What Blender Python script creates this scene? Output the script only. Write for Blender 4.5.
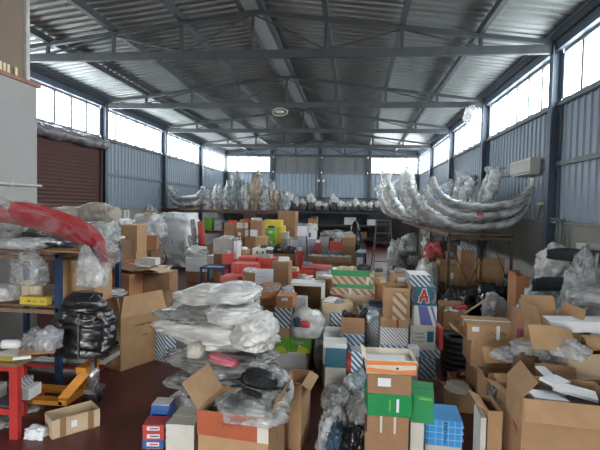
import bpy, bmesh, math, random
from mathutils import Vector, Matrix, noise
random.seed(7)
scene = bpy.context.scene
COL = scene.collection
for o in list(bpy.data.objects):
    bpy.data.objects.remove(o, do_unlink=True)

# ------------------------------------------------------------------ camera
FPX, EYE = 464.66, 2.4
YAW, PITCH, ROLL = .1153, -.0406, .0212
_f = Vector((-math.sin(YAW)*math.cos(PITCH), math.cos(YAW)*math.cos(PITCH), math.sin(PITCH)))
_r0 = Vector((math.cos(YAW), math.sin(YAW), 0)); _u0 = _r0.cross(_f)
_r = math.cos(ROLL)*_r0 + math.sin(ROLL)*_u0
_u = -math.sin(ROLL)*_r0 + math.cos(ROLL)*_u0
cam_d = bpy.data.cameras.new('camera'); cam = bpy.data.objects.new('camera', cam_d); COL.objects.link(cam)
cam_d.sensor_width = 36; cam_d.lens = FPX/600*36; cam_d.clip_start = .05; cam_d.clip_end = 300
cam.matrix_world = Matrix(((_r.x, _u.x, -_f.x, 0), (_r.y, _u.y, -_f.y, 0), (_r.z, _u.z, -_f.z, EYE), (0, 0, 0, 1)))
scene.camera = cam

# ------------------------------------------------------------------ sky, portals, exposure
W = bpy.data.worlds.new('overcast_sky'); scene.world = W; W.use_nodes = True
bg = W.node_tree.nodes['Background']; bg.inputs[0].default_value = (.95, .98, 1.0, 1); bg.inputs[1].default_value = 5.2
scene.view_settings.view_transform = 'Standard'; scene.view_settings.look = 'None'
scene.view_settings.gamma = 1; scene.view_settings.use_curve_mapping = False
scene.view_settings.exposure = 2.25
try:
    scene.cycles.transparent_max_bounces = 24; scene.cycles.max_bounces = 10; scene.cycles.diffuse_bounces = 6
except Exception: pass

RW, LW, YB, YF = 4.02, -8.52, 29.9, -5.1         # walls
XC = (RW+LW)/2; HALF = (RW-LW)/2
SILL, WTOP, CHORD, APEX, EAVE, PLINTH = 4.57, 5.57, 5.62, 6.52, 5.74, 2.17
BAYS = [YF+5*i for i in range(8)]

def portal(loc, rot, sx, sy):
    l = bpy.data.lights.new('daylight_portal', 'AREA'); l.shape = 'RECTANGLE'; l.size = sx; l.size_y = sy
    l.cycles.is_portal = True
    o = bpy.data.objects.new('daylight_portal', l); COL.objects.link(o); o.location = loc; o.rotation_euler = rot
YM, LEN = (YF+YB)/2, YB-YF
portal((RW+.12, YM, 5.07), (0, math.pi/2, 0), 1.0, LEN)
portal((LW-.12, YM, 5.07), (0, -math.pi/2, 0), 1.0, LEN)
portal((LW+1.6, YB+.12, 5.07), (-math.pi/2, 0, 0), 3.1, 1.0)
portal((RW-1.6, YB+.12, 5.07), (-math.pi/2, 0, 0), 3.1, 1.0)
portal((XC, YF-.1, 1.35), (math.pi/2, 0, 0), 3.4, 2.7)

# ------------------------------------------------------------------ pixel helpers (photo pixel -> direction; distance from what a thing stands on)
def ray(x, y): return _f + (x-300)/FPX*_r - (y-225)/FPX*_u
def at(x, y, Y):
    d = ray(x, y); return d*(Y/d.y) + Vector((0, 0, EYE))
def gnd(x, y, z=0.0):
    d = ray(x, y); return d*((z-EYE)/d.z) + Vector((0, 0, EYE))

# ------------------------------------------------------------------ materials
MATS = {}
def _new(name):
    m = bpy.data.materials.new(name); m.use_nodes = True; nt = m.node_tree
    return m, nt, nt.nodes['Principled BSDF']
def pm(name, col, rough=.6, metal=0, var=.12, scale=6, bump=0, bscale=40, alpha=1, spec=.5, trans=0):
    if name in MATS: return MATS[name]
    m, nt, b = _new(name); N, L = nt.nodes, nt.links
    tc = N.new('ShaderNodeTexCoord'); nz = N.new('ShaderNodeTexNoise'); nz.inputs['Scale'].default_value = scale; nz.inputs['Detail'].default_value = 5
    L.new(tc.outputs['Object'], nz.inputs['Vector'])
    cr = N.new('ShaderNodeValToRGB'); e = cr.color_ramp.elements
    e[0].position = .3; e[1].position = .7
    e[0].color = [max(0, c*(1-var)) for c in col]+[1]; e[1].color = [min(1, c*(1+var)) for c in col]+[1]
    L.new(nz.outputs['Fac'], cr.inputs[0]); L.new(cr.outputs[0], b.inputs['Base Color'])
    b.inputs['Roughness'].default_value = rough; b.inputs['Metallic'].default_value = metal
    b.inputs['Specular IOR Level'].default_value = spec
    if alpha < 1: b.inputs['Alpha'].default_value = alpha
    if trans: b.inputs['Transmission Weight'].default_value = trans
    if bump:
        n2 = N.new('ShaderNodeTexNoise'); n2.inputs['Scale'].default_value = bscale; n2.inputs['Detail'].default_value = 4
        L.new(tc.outputs['Object'], n2.inputs['Vector'])
        bp = N.new('ShaderNodeBump'); bp.inputs['Strength'].default_value = bump; bp.inputs['Distance'].default_value = .02
        L.new(n2.outputs['Fac'], bp.inputs['Height']); L.new(bp.outputs[0], b.inputs['Normal'])
    MATS[name] = m; return m
def stripes(name, c1, c2, period=.06, duty=.5, du=1., dv=1., rough=.55):
    """flat print: diagonal bars, from the UV map in metres"""
    if name in MATS: return MATS[name]
    m, nt, b = _new(name); N, L = nt.nodes, nt.links
    uv = N.new('ShaderNodeUVMap'); sp = N.new('ShaderNodeSeparateXYZ'); L.new(uv.outputs[0], sp.inputs[0])
    def mth(op, a, bb):
        n = N.new('ShaderNodeMath'); n.operation = op
        for i, v in enumerate((a, bb)):
            if isinstance(v, (int, float)): n.inputs[i].default_value = v
            else: L.new(v, n.inputs[i])
        return n.outputs[0]
    s = mth('ADD', mth('MULTIPLY', sp.outputs[0], du), mth('MULTIPLY', sp.outputs[1], dv))
    fr = mth('FRACT', mth('DIVIDE', mth('ADD', s, 50.), period), 0.)
    k = mth('LESS_THAN', fr, duty)
    mx = N.new('ShaderNodeMix'); mx.data_type = 'RGBA'; L.new(k, mx.inputs[0])
    mx.inputs[6].default_value = (*c2, 1); mx.inputs[7].default_value = (*c1, 1)
    L.new(mx.outputs[2], b.inputs['Base Color']); b.inputs['Roughness'].default_value = rough
    MATS[name] = m; return m
def plastic(name, col, alpha, rough=.22, scale=3.2, bump=.22):
    """crumpled film: thin, glossy, partly see-through, with long creases"""
    if name in MATS: return MATS[name]
    m, nt, b = _new(name); N, L = nt.nodes, nt.links
    tc = N.new('ShaderNodeTexCoord')
    nz = N.new('ShaderNodeTexNoise'); nz.inputs['Scale'].default_value = scale; nz.inputs['Detail'].default_value = 3; nz.inputs['Distortion'].default_value = .8
    mp = N.new('ShaderNodeMapping'); mp.inputs['Scale'].default_value = (1.0, 1.6, 2.0); L.new(tc.outputs['Object'], mp.inputs[0]); L.new(mp.outputs[0], nz.inputs['Vector'])
    n2 = N.new('ShaderNodeTexNoise'); n2.noise_type = 'RIDGED_MULTIFRACTAL'; n2.inputs['Scale'].default_value = scale*1.4; n2.inputs['Detail'].default_value = 2; n2.inputs['Distortion'].default_value = 1.0
    L.new(mp.outputs[0], n2.inputs['Vector'])
    bp = N.new('ShaderNodeBump'); bp.inputs['Strength'].default_value = bump; bp.inputs['Distance'].default_value = .05
    L.new(n2.outputs['Fac'], bp.inputs['Height']); L.new(bp.outputs[0], b.inputs['Normal'])
    cr = N.new('ShaderNodeValToRGB'); e = cr.color_ramp.elements; e[0].position = .35; e[1].position = .65
    e[0].color = [c*.9 for c in col]+[1]; e[1].color = [min(1, c*1.08) for c in col]+[1]
    L.new(nz.outputs['Fac'], cr.inputs[0]); L.new(cr.outputs[0], b.inputs['Base Color'])
    mr = N.new('ShaderNodeMapRange'); mr.inputs[1].default_value = .38; mr.inputs[2].default_value = .62
    mr.inputs[3].default_value = max(.03, alpha-.22); mr.inputs[4].default_value = min(1, alpha+.2)
    L.new(nz.outputs['Fac'], mr.inputs[0])
    if alpha < .99: L.new(mr.outputs[0], b.inputs['Alpha'])
    b.inputs['Roughness'].default_value = rough; b.inputs['Specular IOR Level'].default_value = .7
    MATS[name] = m; return m

CB = pm('cardboard_tan', (.44, .265, .135), .8, var=.10, bump=.05)
CBB = pm('cardboard_brown', (.33, .185, .095), .8, var=.10, bump=.05)
CBP = pm('cardboard_pale', (.56, .42, .27), .8, var=.10, bump=.05)
CBO = pm('cardboard_orange', (.44, .19, .085), .75, var=.08, bump=.05)
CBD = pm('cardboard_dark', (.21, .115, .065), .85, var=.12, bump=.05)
CBRO = pm('cardboard_red_orange', (.42, .095, .035), .6, var=.06)
CBI = pm('cardboard_inside', (.36, .23, .125), .85, var=.1)
WHT = pm('white_board', (.74, .74, .72), .6, var=.05)
OFF = pm('offwhite_board', (.62, .59, .53), .65, var=.07)
GRB = pm('grey_board', (.42, .41, .385), .7, var=.08)
RED = pm('red_board', (.55, .055, .04), .5, var=.06)
PNK = pm('faded_and_lit_red_board', (.58, .13, .115), .5, var=.06)  # pinkish board, also red box tops with overhead light put into the colour
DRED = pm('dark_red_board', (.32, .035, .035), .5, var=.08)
GRN = pm('green_board', (.012, .27, .075), .45, var=.06)
LIME = pm('lime_green_board', (.17, .48, .06), .45, var=.05)
YEL = pm('yellow_board', (.72, .54, .06), .5, var=.05)
TEAL = pm('teal_board', (.02, .14, .20), .45, var=.06)
NAVY = pm('navy_board', (.03, .08, .15), .5, var=.08)
BLUE = pm('blue_board', (.03, .12, .38), .45, var=.06)
SKYB = pm('sky_blue_board', (.05, .33, .72), .45, var=.05)
PURP = pm('violet_blue_board', (.16, .16, .48), .5, var=.06)
ORNG = pm('orange_print', (.78, .24, .06), .5, var=.06)
INK = pm('black_ink', (.03, .03, .035), .6, var=0)
BINK = pm('blue_ink', (.06, .09, .3), .6, var=0)
TAPE = pm('brown_tape', (.30, .17, .08), .3, var=.05)
WTAPE = pm('clear_white_tape', (.66, .62, .54), .3, var=.05)
RTAPE = pm('red_tape', (.42, .06, .08), .35, var=.05)
PAP = pm('white_paper', (.78, .79, .82), .7, var=.03)
BLK = pm('black_plastic', (.018, .018, .02), .35, var=.2)
BLKM = pm('black_rubber', (.02, .02, .021), .6, var=.2)
DGR = pm('dark_grey_plastic', (.06, .065, .07), .45, var=.2)
FOAM = pm('white_foam', (.82, .83, .84), .8, var=.03, bump=.1, bscale=90)
STEELB = pm('blue_steel_fascia', (.085, .115, .155), .5, var=.1, scale=3)
STEEL = pm('blue_grey_steel', (.052, .060, .066), .55, var=.15, scale=3)
STEELL = pm('grey_steel', (.15, .17, .185), .55, var=.12, scale=3)
RUST = pm('rusty_steel', (.10, .062, .048), .75, var=.35, scale=14, bump=.2)
CHROME = pm('worn_metal', (.42, .42, .42), .35, .8, var=.15)
WOOD = pm('old_wood', (.24, .16, .10), .8, var=.25, scale=9)
REDP = pm('red_paint', (.46, .035, .03), .45, var=.12)
BLUP = pm('blue_paint', (.014, .05, .125), .5, var=.12)
ORP = pm('orange_paint', (.62, .25, .03), .45, var=.12)
S_NAVY = stripes('navy_diagonal_print', (.05, .11, .19), (.62, .66, .68), .07, .52)
S_BLUE = stripes('blue_diagonal_print', (.07, .17, .33), (.58, .62, .66), .075, .5)
S_PIN = stripes('thin_diagonal_print', (.17, .19, .25), (.70, .69, .68), .045, .32)
S_GREY = stripes('grey_diagonal_print', (.20, .23, .28), (.55, .55, .53), .05, .45)
S_TAN = stripes('tan_diagonal_print', (.25, .15, .09), (.56, .42, .27), .12, .42)
S_TRED = stripes('red_tan_print', (.50, .07, .07), (.56, .42, .27), .9, .45, 1, 1.6)
S_RED = stripes('red_grid_print', (.42, .035, .03), (.62, .075, .05), .09, .14, 1, 0)
S_SKY = stripes('blue_grid_print', (.40, .66, .86), (.045, .31, .70), .055, .07, 1, 0)
S_TANB = stripes('brown_dotted_print', (.40, .22, .12), (.27, .13, .075), .06, .35)
FILM = plastic('clear_film', (.68, .695, .69), .60, rough=.22, bump=.32)
FILMW = plastic('milky_film', (.66, .65, .615), .95, rough=.28)
FILMG = plastic('grey_film', (.27, .27, .255), .78, rough=.25, bump=.3)
FILMT = plastic('thin_clear_film', (.55, .56, .55), .36, rough=.18)
FILMX = plastic('barely_visible_film', (.6, .6, .6), .10, rough=.12, bump=.4)
BAGW = plastic('white_bag', (.66, .66, .64), .9, rough=.3)
BAGB = plastic('black_bag', (.014, .015, .017), 1, rough=.2, bump=.6)
REDF = plastic('red_gloss_film', (.46, .012, .022), 1, rough=.2, bump=.35)
PRIM = pm('grey_primer', (.20, .21, .22), .5, var=.2)
DPRIM = pm('dark_bumper_plastic', (.035, .042, .05), .45, var=.2)

# ------------------------------------------------------------------ builders
class MB:
    """collects faces; build() links them as ONE mesh object"""
    def __init__(s): s.v = []; s.f = []; s.uv = []; s.m = []; s.sm = []
    def quad(s, pts, uv=None, mi=0, smooth=False):
        b = len(s.v); s.v += [tuple(p) for p in pts]; s.f.append(list(range(b, b+len(pts))))
        s.uv.append(uv or [(0, 0)]*len(pts)); s.m.append(mi); s.sm.append(smooth); return s
    def box(s, c, d, M=None, mi=0, jit=0):
        hx, hy, hz = d[0]/2, d[1]/2, d[2]/2
        P = []
        for z in (-1, 1):
            for (x, y) in ((-1, -1), (1, -1), (1, 1), (-1, 1)):
                p = Vector((x*hx, y*hy, z*hz))
                if jit: p += Vector((random.uniform(-jit, jit), random.uniform(-jit, jit), random.uniform(-jit, jit)*(z > 0)))
                if M: p = M @ p
                P.append(p+Vector(c))
        w, dd, h = d
        u0, v0 = random.random(), random.random()
        def R(a, b): return [(u0, v0), (u0+a, v0), (u0+a, v0+b), (u0, v0+b)]
        for idx, a, b in (((0, 1, 5, 4), w, h), ((1, 2, 6, 5), dd, h), ((2, 3, 7, 6), w, h), ((3, 0, 4, 7), dd, h), ((4, 5, 6, 7), w, dd), ((3, 2, 1, 0), w, dd)):
            s.quad([P[i] for i in idx], R(a, b), mi)
        return s
    def bar(s, a, b, w, h, mi=0, up=(0, 0, 1)):
        a, b = Vector(a), Vector(b); d = b-a; L = d.length; d.normalize()
        up = Vector(up)
        if abs(d.dot(up)) > .98: up = Vector((1, 0, 0))
        x = d.cross(up).normalized(); z = x.cross(d)
        M = Matrix((x, d, z)).transposed()
        return s.box((a+b)/2, (w, L, h), M, mi)
    def grid(s, rows, closed_u=False, closed_v=False, mi=0, smooth=True):
        """rows of points, shared vertices"""
        b = len(s.v); n, m = len(rows), len(rows[0])
        for r in rows: s.v += [tuple(p) for p in r]
        for i in range(n if closed_v else n-1):
            for j in range(m if closed_u else m-1):
                i2, j2 = (i+1) % n, (j+1) % m
                s.f.append([b+i*m+j, b+i*m+j2, b+i2*m+j2, b+i2*m+j])
                s.uv.append([(j/m, i/n), ((j+1)/m, i/n), ((j+1)/m, (i+1)/n), (j/m, (i+1)/n)]); s.m.append(mi); s.sm.append(smooth)
        return s
    def cap(s, ring, mi=0, smooth=False): return s.quad(ring, None, mi, smooth)
    def tube(s, pts, r, n=8, mi=0, caps=True):
        pts = [Vector(p) for p in pts]; rr = r if isinstance(r, (list, tuple)) else [r]*len(pts)
        rows = []; side = None
        for i, p in enumerate(pts):
            t = (pts[min(i+1, len(pts)-1)]-pts[max(i-1, 0)]).normalized()
            if side is None:
                q = Vector((0, 0, 1)) if abs(t.z) < .9 else Vector((1, 0, 0)); side = t.cross(q).normalized()
            else: side = (side-t*side.dot(t)).normalized()
            u = side.cross(t)
            rows.append([p+rr[i]*(math.cos(a)*side+math.sin(a)*u) for a in [2*math.pi*k/n for k in range(n)]])
        s.grid(rows, closed_u=True, mi=mi)
        if caps: s.cap(rows[0][::-1], mi); s.cap(rows[-1], mi)
        return s
    def lathe(s, prof, n=20, c=(0, 0, 0), mi=0, axis='z'):
        rows = []
        for r, z in prof:
            row = []
            for k in range(n):
                a = 2*math.pi*k/n; p = (r*math.cos(a), r*math.sin(a), z)
                if axis == 'y': p = (p[0], p[2], p[1])
                if axis == 'x': p = (p[2], p[0], p[1])
                row.append(Vector(p)+Vector(c))
            rows.append(row)
        return s.grid(rows, closed_u=True, mi=mi)
    def mesh(s, name):
        me = bpy.data.meshes.new(name); me.from_pydata(s.v, [], s.f)
        uvl = me.uv_layers.new(name='UVMap'); fl = [c for f in s.uv for u in f for c in u]
        uvl.data.foreach_set('uv', fl)
        me.polygons.foreach_set('material_index', s.m); me.polygons.foreach_set('use_smooth', s.sm)
        me.update(); return me
    def build(s, name, mats, parent=None, loc=None, rot=None, solid=0):
        me = s.mesh(name)
        for m in (mats if isinstance(mats, (list, tuple)) else [mats]): me.materials.append(m)
        return link(name, me, parent, loc, rot)
def link(name, data, parent=None, loc=None, rot=None):
    o = bpy.data.objects.new(name, data); COL.objects.link(o)
    if parent: o.parent = parent
    if loc is not None: o.location = loc
    if rot is not None: o.rotation_euler = rot
    return o
def tag(o, label, cat, group=None, kind=None):
    o['label'] = label; o['category'] = cat
    if group: o['group'] = group
    if kind: o['kind'] = kind
    return o
def thing(name, label, cat, loc=(0, 0, 0), rz=0, group=None, rot=None):
    o = link(name, None, None, loc, rot or (0, 0, rz)); o.empty_display_size = .1
    return tag(o, label, cat, group)
def structure(o, label=None, cat=None):
    o['kind'] = 'structure'
    if label: o['label'] = label; o['category'] = cat
    return o
_fonts = {}
def text_part(body, size, mat, parent, loc, rot, name='printed_text', width=None):
    key = (body, size)
    if key not in _fonts:
        c = bpy.data.curves.new('lettering', 'FONT'); c.body = body; c.size = size; c.align_x = 'CENTER'; c.align_y = 'CENTER'; c.resolution_u = 2
        t = bpy.data.objects.new('lettering', c); COL.objects.link(t)
        dg = bpy.context.evaluated_depsgraph_get()
        me = bpy.data.meshes.new_from_object(t.evaluated_get(dg)); bpy.data.objects.remove(t); bpy.data.curves.remove(c)
        _fonts[key] = me
    me = _fonts[key].copy(); me.materials.clear(); me.materials.append(mat)
    o = link(name, me, parent, loc, rot)
    if width:
        w = max(v.co.x for v in me.vertices)-min(v.co.x for v in me.vertices); k = width/max(w, 1e-4); o.scale = (k, 1 if k > 1 else k**.5, 1)
    return o

# ------------------------------------------------------------------ STRUCTURE
FLOORM = pm('painted_red_floor', (.115, .028, .023), .42, var=.3, scale=1.6, bump=.05, bscale=60)
CONC = pm('grey_plinth_concrete', (.30, .30, .275), .85, var=.10, scale=1.4, bump=.08, bscale=30)
CLAD = pm('blue_grey_cladding', (.27, .335, .40), .45, .0, var=.06, scale=2)
ROOFM = pm('galvanised_roof_sheet', (.22, .24, .235), .42, .55, var=.08, scale=2)
ASPH = pm('yard_concrete', (.35, .34, .32), .9, var=.1)
SHUT = pm('brown_shutter', (.105, .048, .042), .45, var=.1)
OFFW = pm('office_partition_paint', (.38, .38, .365), .7, var=.03)
GLASSM = None
def glassmat(name, tint, refl):
    m, nt, b = _new(name); N, L = nt.nodes, nt.links; N.remove(b)
    t = N.new('ShaderNodeBsdfTransparent'); t.inputs[0].default_value = (*tint, 1)
    g = N.new('ShaderNodeBsdfGlossy'); g.inputs['Roughness'].default_value = .03; g.inputs[0].default_value = (.9, .9, .9, 1)
    mx = N.new('ShaderNodeMixShader'); mx.inputs[0].default_value = refl
    L.new(t.outputs[0], mx.inputs[1]); L.new(g.outputs[0], mx.inputs[2]); L.new(mx.outputs[0], N['Material Output'].inputs[0]); return m
GLASSM = glassmat('window_glass', (.94, .96, .97), .06)
BROWNG = glassmat('brown_tinted_glass', (.16, .11, .085), .25)

structure(MB().box((XC, YM, -.1), (RW-LW+.6, LEN+.6, .2)).build('floor', FLOORM), 'dark red painted concrete floor of the warehouse', 'floor')
structure(MB().box((XC, YF-25.3, -.12), (80, 50, .2)).build('ground', ASPH), 'pale concrete yard outside the open doorway', 'ground')

def wall_root(name, label):
    o = link(name, None); structure(o, label, 'wall'); return o
wl = wall_root('wall_left', 'left wall of blue-grey ribbed cladding above a grey plinth')
wr = wall_root('wall_right', 'right wall of blue-grey ribbed cladding above a grey plinth')
wb = wall_root('wall_back', 'back gable wall of blue-grey ribbed cladding')
wf = wall_root('wall_front', 'front wall with a wide doorway opening')
# plinths
MB().box((RW+.1, YM, PLINTH/2), (.2, LEN, PLINTH)).build('plinth', CONC, wr)
MB().box((LW-.1, YM, PLINTH/2), (.2, LEN, PLINTH)).build('plinth', CONC, wl)
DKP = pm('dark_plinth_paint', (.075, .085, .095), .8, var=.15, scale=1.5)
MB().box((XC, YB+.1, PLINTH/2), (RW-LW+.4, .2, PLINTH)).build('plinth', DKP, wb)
MB().box((RW+.02, YM, PLINTH+.02), (.24, LEN, .04)).build('coping', CONC, wr)
MB().box((LW-.02, (14.85+YB)/2, PLINTH+.02), (.24, YB-14.85, .04)).build('coping', CONC, wl)
# cladding sheets: one shared 1 m ribbed sheet
def ribbed(width, height, pitch=.25, depth=.035, slope=0):
    prof = []; x = 0
    while x < width-1e-6:
        for t, d in ((0, 0), (.62, 0), (.70, depth), (.92, depth)):
            prof.append((min(width, x+t*pitch), d))
        x += pitch
    prof.append((width, 0)); return prof
def sheet_mesh(width, height, **k):
    m = MB(); p = ribbed(width, height, **k)
    for (a, da), (b, db) in zip(p, p[1:]):
        m.quad([(a, -da, 0), (b, -db, 0), (b, -db, height), (a, -da, height)])
    return m.mesh('cladding_sheet')
me_s = sheet_mesh(1.0, SILL-PLINTH-.04); me_s.materials.append(CLAD)
for i in range(int(LEN)):
    link('cladding_sheet', me_s, wr, (RW+.05, YF+i+1, PLINTH+.04), (0, 0, -math.pi/2))
    y = YF+i
    if not (9.9 <= y < 14.8): link('cladding_sheet', me_s, wl, (LW-.05, y, PLINTH+.04), (0, 0, math.pi/2))
for i in range(12):
    link('cladding_sheet', me_s, wb, (LW+i*1.045, YB+.05, PLINTH+.04)).scale.x = 1.045
# solid backing so no light leaks
MB().box((RW+.13, YM, 3.33), (.06, LEN, 2.5)).build('backing', STEEL, wr)
MB().box((LW-.13, YM, 3.33), (.06, LEN, 2.5)).build('backing', STEEL, wl)
MB().box((XC, YB+.13, 3.33), (RW-LW+.4, .06, 2.5)).build('backing', STEEL, wb)
# rails along the cladding
for z in (3.35,):
    MB().box((RW-.01, YM, z), (.07, LEN, .09)).build('wall_rail', STEELL, wr)
    MB().box((LW+.01, (14.9+YB)/2, z), (.07, YB-14.9, .09)).build('wall_rail', STEELL, wl)
    MB().box((XC, YB-.01, 2.95), (RW-LW, .07, .08)).build('wall_rail', STEEL, wb)
# sill rails, fascia beams
for X, w, s in ((RW, wr, 1), (LW, wl, -1)):
    MB().box((X, YM, SILL-.04), (.14, LEN, .08)).build('sill_rail', STEELL, w)
    MB().box((X+s*.02, YM, 5.76), (.30, LEN, .36)).build('eaves_fascia', STEELB, w)
    MB().box((X-s*.16, YM, 5.93), (.10, LEN, .06)).build('eaves_angle', STEELB, w)
MB().box((XC, YB, SILL-.04), (RW-LW, .14, .08)).build('sill_rail', STEELL, wb)
MB().box((XC, YB, WTOP+.06), (RW-LW, .16, .14)).build('head_rail', STEEL, wb)
# gable cladding above the back windows
def gable(Y, name, parent, mat):
    m = MB(); n = 48
    for i in range(n):
        a = LW+(RW-LW)*i/n; b = LW+(RW-LW)*(i+1)/n
        za = EAVE+.25+(APEX-EAVE)*(1-abs(a-XC)/HALF); zb = EAVE+.25+(APEX-EAVE)*(1-abs(b-XC)/HALF); d = .035*(i % 2)
        m.quad([(a, Y-d, WTOP+.1), (b, Y-d, WTOP+.1), (b, Y-d, zb), (a, Y-d, za)])
        m.quad([(a, Y-.035, WTOP+.1), (a, Y, WTOP+.1), (a, Y, za), (a, Y-.035, za)])
    m.build(name, mat, parent)
gable(YB+.1, 'gable_cladding', wb, CLAD)
gable(YF+.0, 'gable_cladding', wf, CLAD)
DW = 1.7  # doorway half width
for s in (-1, 1):
    wdt = HALF-DW; MB().box((XC+s*(DW+wdt/2), YF-.05, 2.85), (wdt, .2, 5.7)).build('wall_panel', CONC, wf)
MB().box((XC, YF-.05, 4.2), (2*DW, .2, 3.0)).build('door_lintel', STEEL, wf)

# windows: one object for each bay of each wall
wn = 0
def window(P0, P1, npane, parent_label, panes_mat=GLASSM, pane_name='pane'):
    """strip of panes between two points along a wall, at sill height"""
    global wn; wn += 1
    P0, P1 = Vector(P0), Vector(P1); d = (P1-P0); L = d.length; ang = math.atan2(d.y, d.x)
    r = link('window_%d' % wn, None, None, P0, (0, 0, ang)); structure(r, parent_label, 'window')
    h = WTOP-SILL
    f = MB(); f.box((L/2, 0, .025), (L, .07, .05)); f.box((L/2, 0, h-.025), (L, .07, .05)); f.build('window_frame', STEELL, r)
    pw = L/npane
    for i in range(npane+1): MB().box((min(max(i*pw, .02), L-.02), 0, h/2), (.075, .09, h-.1)).build('mullion', STEELL, r)
    me = MB().box((0, 0, 0), (pw-.045, .006, h-.1)).mesh(pane_name); me.materials.append(panes_mat)
    for i in range(npane): link(pane_name, me, r, ((i+.5)*pw, 0, h/2))
    return r
for i in range(7):
    y0, y1 = BAYS[i]+.11, BAYS[i+1]-.11
    k = ['first', 'second', 'third', 'fourth', 'fifth', 'sixth', 'seventh'][6-i]
    window((RW+.03, y0, SILL), (RW+.03, y1, SILL), 6, 'strip of six bright panes high in the right wall, %s bay from the back wall' % k)
    window((LW-.03, y0, SILL), (LW-.03, y1, SILL), 6, 'strip of six bright panes high in the left wall, %s bay from the back wall' % k)
bw = (RW-LW)/4
BOARD = pm('grey_window_board', (.15, .165, .165), .7, var=.1)
for i, nm in enumerate(('four bright panes in the back wall next to the left wall', 'four grey boarded panels in the back wall beside the left bright panes', 'four grey boarded panels in the back wall beside the right bright panes', 'four bright panes in the back wall next to the right wall')):
    a = LW+i*bw+.1; b = LW+(i+1)*bw-.1
    window((a, YB+.03, SILL), (b, YB+.03, SILL), 4, nm, GLASSM if i in (0, 3) else BOARD, 'pane' if i in (0, 3) else 'panel')

# columns
def hcol(name, x, y, z1, rz, parent, mat=STEEL, w=.18):
    m = MB(); m.box((0, -w/2+.01, z1/2), (w, .02, z1)); m.box((0, w/2-.01, z1/2), (w, .02, z1)); m.box((0, 0, z1/2), (.014, w-.04, z1))
    m.build(name, mat, parent, (x, y, 0), (0, 0, rz))
for y in BAYS[:-1]:
    hcol('steel_column', RW-.1, y if y > YF else y+.12, 5.7, math.pi/2, wr, STEELB); hcol('steel_column', LW+.1, y if y > YF else y+.12, 5.7, math.pi/2, wl, STEELB)
for i in range(5):
    hcol('steel_column', min(max(LW+i*bw, LW+.12), RW-.12), YB-.1, 5.6+(0, .4, .8, .4, 0)[i], 0, wb)

# roof: ribbed sheets, purlins, ridge plate
roof = link('ceiling', None); structure(roof, 'pitched roof of pale ribbed metal sheets on dark purlins', 'ceiling')
def ztop(x): return APEX-(APEX-EAVE)*abs(x-XC)/HALF
ang = math.atan2(APEX-EAVE, HALF); SL = HALF/math.cos(ang)
me_r = sheet_mesh(1.0, SL+.3, pitch=.25, depth=-.04); me_r.materials.append(ROOFM)
PUR = .17
for i in range(int(LEN)+1):
    # sheet local: x along width, z along height -> map height to the slope
    for s in (1, -1):
        o = link('roof_sheet', me_r, roof)
        up = Vector((s*math.cos(ang), 0, -math.sin(ang))); xx = Vector((0, 1, 0)); yy = up.cross(xx)
        o.matrix_world = Matrix(((xx.x, yy.x, up.x, XC), (xx.y, yy.y, up.y, YF+i-.2), (xx.z, yy.z, up.z, APEX+PUR+.05), (0, 0, 0, 1)))
        if yy.z < 0: pass
# dark outer skin so that no light leaks between ribs
m = MB()
for s in (1, -1): m.quad([(XC, YF-.3, APEX+PUR+.13), (XC+s*(HALF+.5), YF-.3, EAVE+PUR+.07), (XC+s*(HALF+.5), YB+.3, EAVE+PUR+.07), (XC, YB+.3, APEX+PUR+.13)])
m.build('roof_skin', STEEL, roof)
for k in range(-4, 5):
    x = XC+k*HALF/4
    if abs(k) == 4: x = XC+math.copysign(HALF-.14, k)
    for dx in ((0,) if k else (-.22, .22)):
        MB().box((x+dx, YM, ztop(x+dx)+PUR/2), (.10, LEN, PUR-.02)).build('purlin', STEEL, roof)
MB().box((XC, YM, APEX+.03), (.40, LEN, .012)).build('ridge_plate', pm('ridge_plate_metal', (.34, .36, .36), .4), roof)

# trusses
for i, y in enumerate(BAYS[1:]):
    if i == 6: y = YB-.22
    k = ['sixth', 'fifth', 'fourth', 'third', 'second', 'first'][i] if i < 6 else None
    r = link('roof_truss', None, None, (0, y, 0)); structure(r, ('dark steel roof truss, %s in front of the back wall' % k) if k else 'dark steel roof truss set against the back wall', 'truss')
    MB().box((XC, 0, CHORD), (RW-LW-.2, .09, .17)).build('bottom_chord', STEEL, r)
    for s in (-1, 1):
        MB().bar((XC, 0, APEX), (XC+s*(HALF-.1), 0, EAVE), .08, .09).build('top_chord', STEEL, r)
    for j in range(-3, 4):
        x = XC+j*HALF/4; MB().bar((x, 0, CHORD), (x, 0, ztop(x)), .07, .07).build('post', STEEL, r)
    for s in (-1, 1):
        xs = [XC+s*j*HALF/4 for j in range(5)]
        for a, b in ((0, 1), (2, 1), (2, 3)):
            MB().bar((xs[a], 0, ztop(xs[a])-.05), (xs[b], 0, CHORD+.08), .035, .035).build('brace', STEEL, r)

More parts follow.
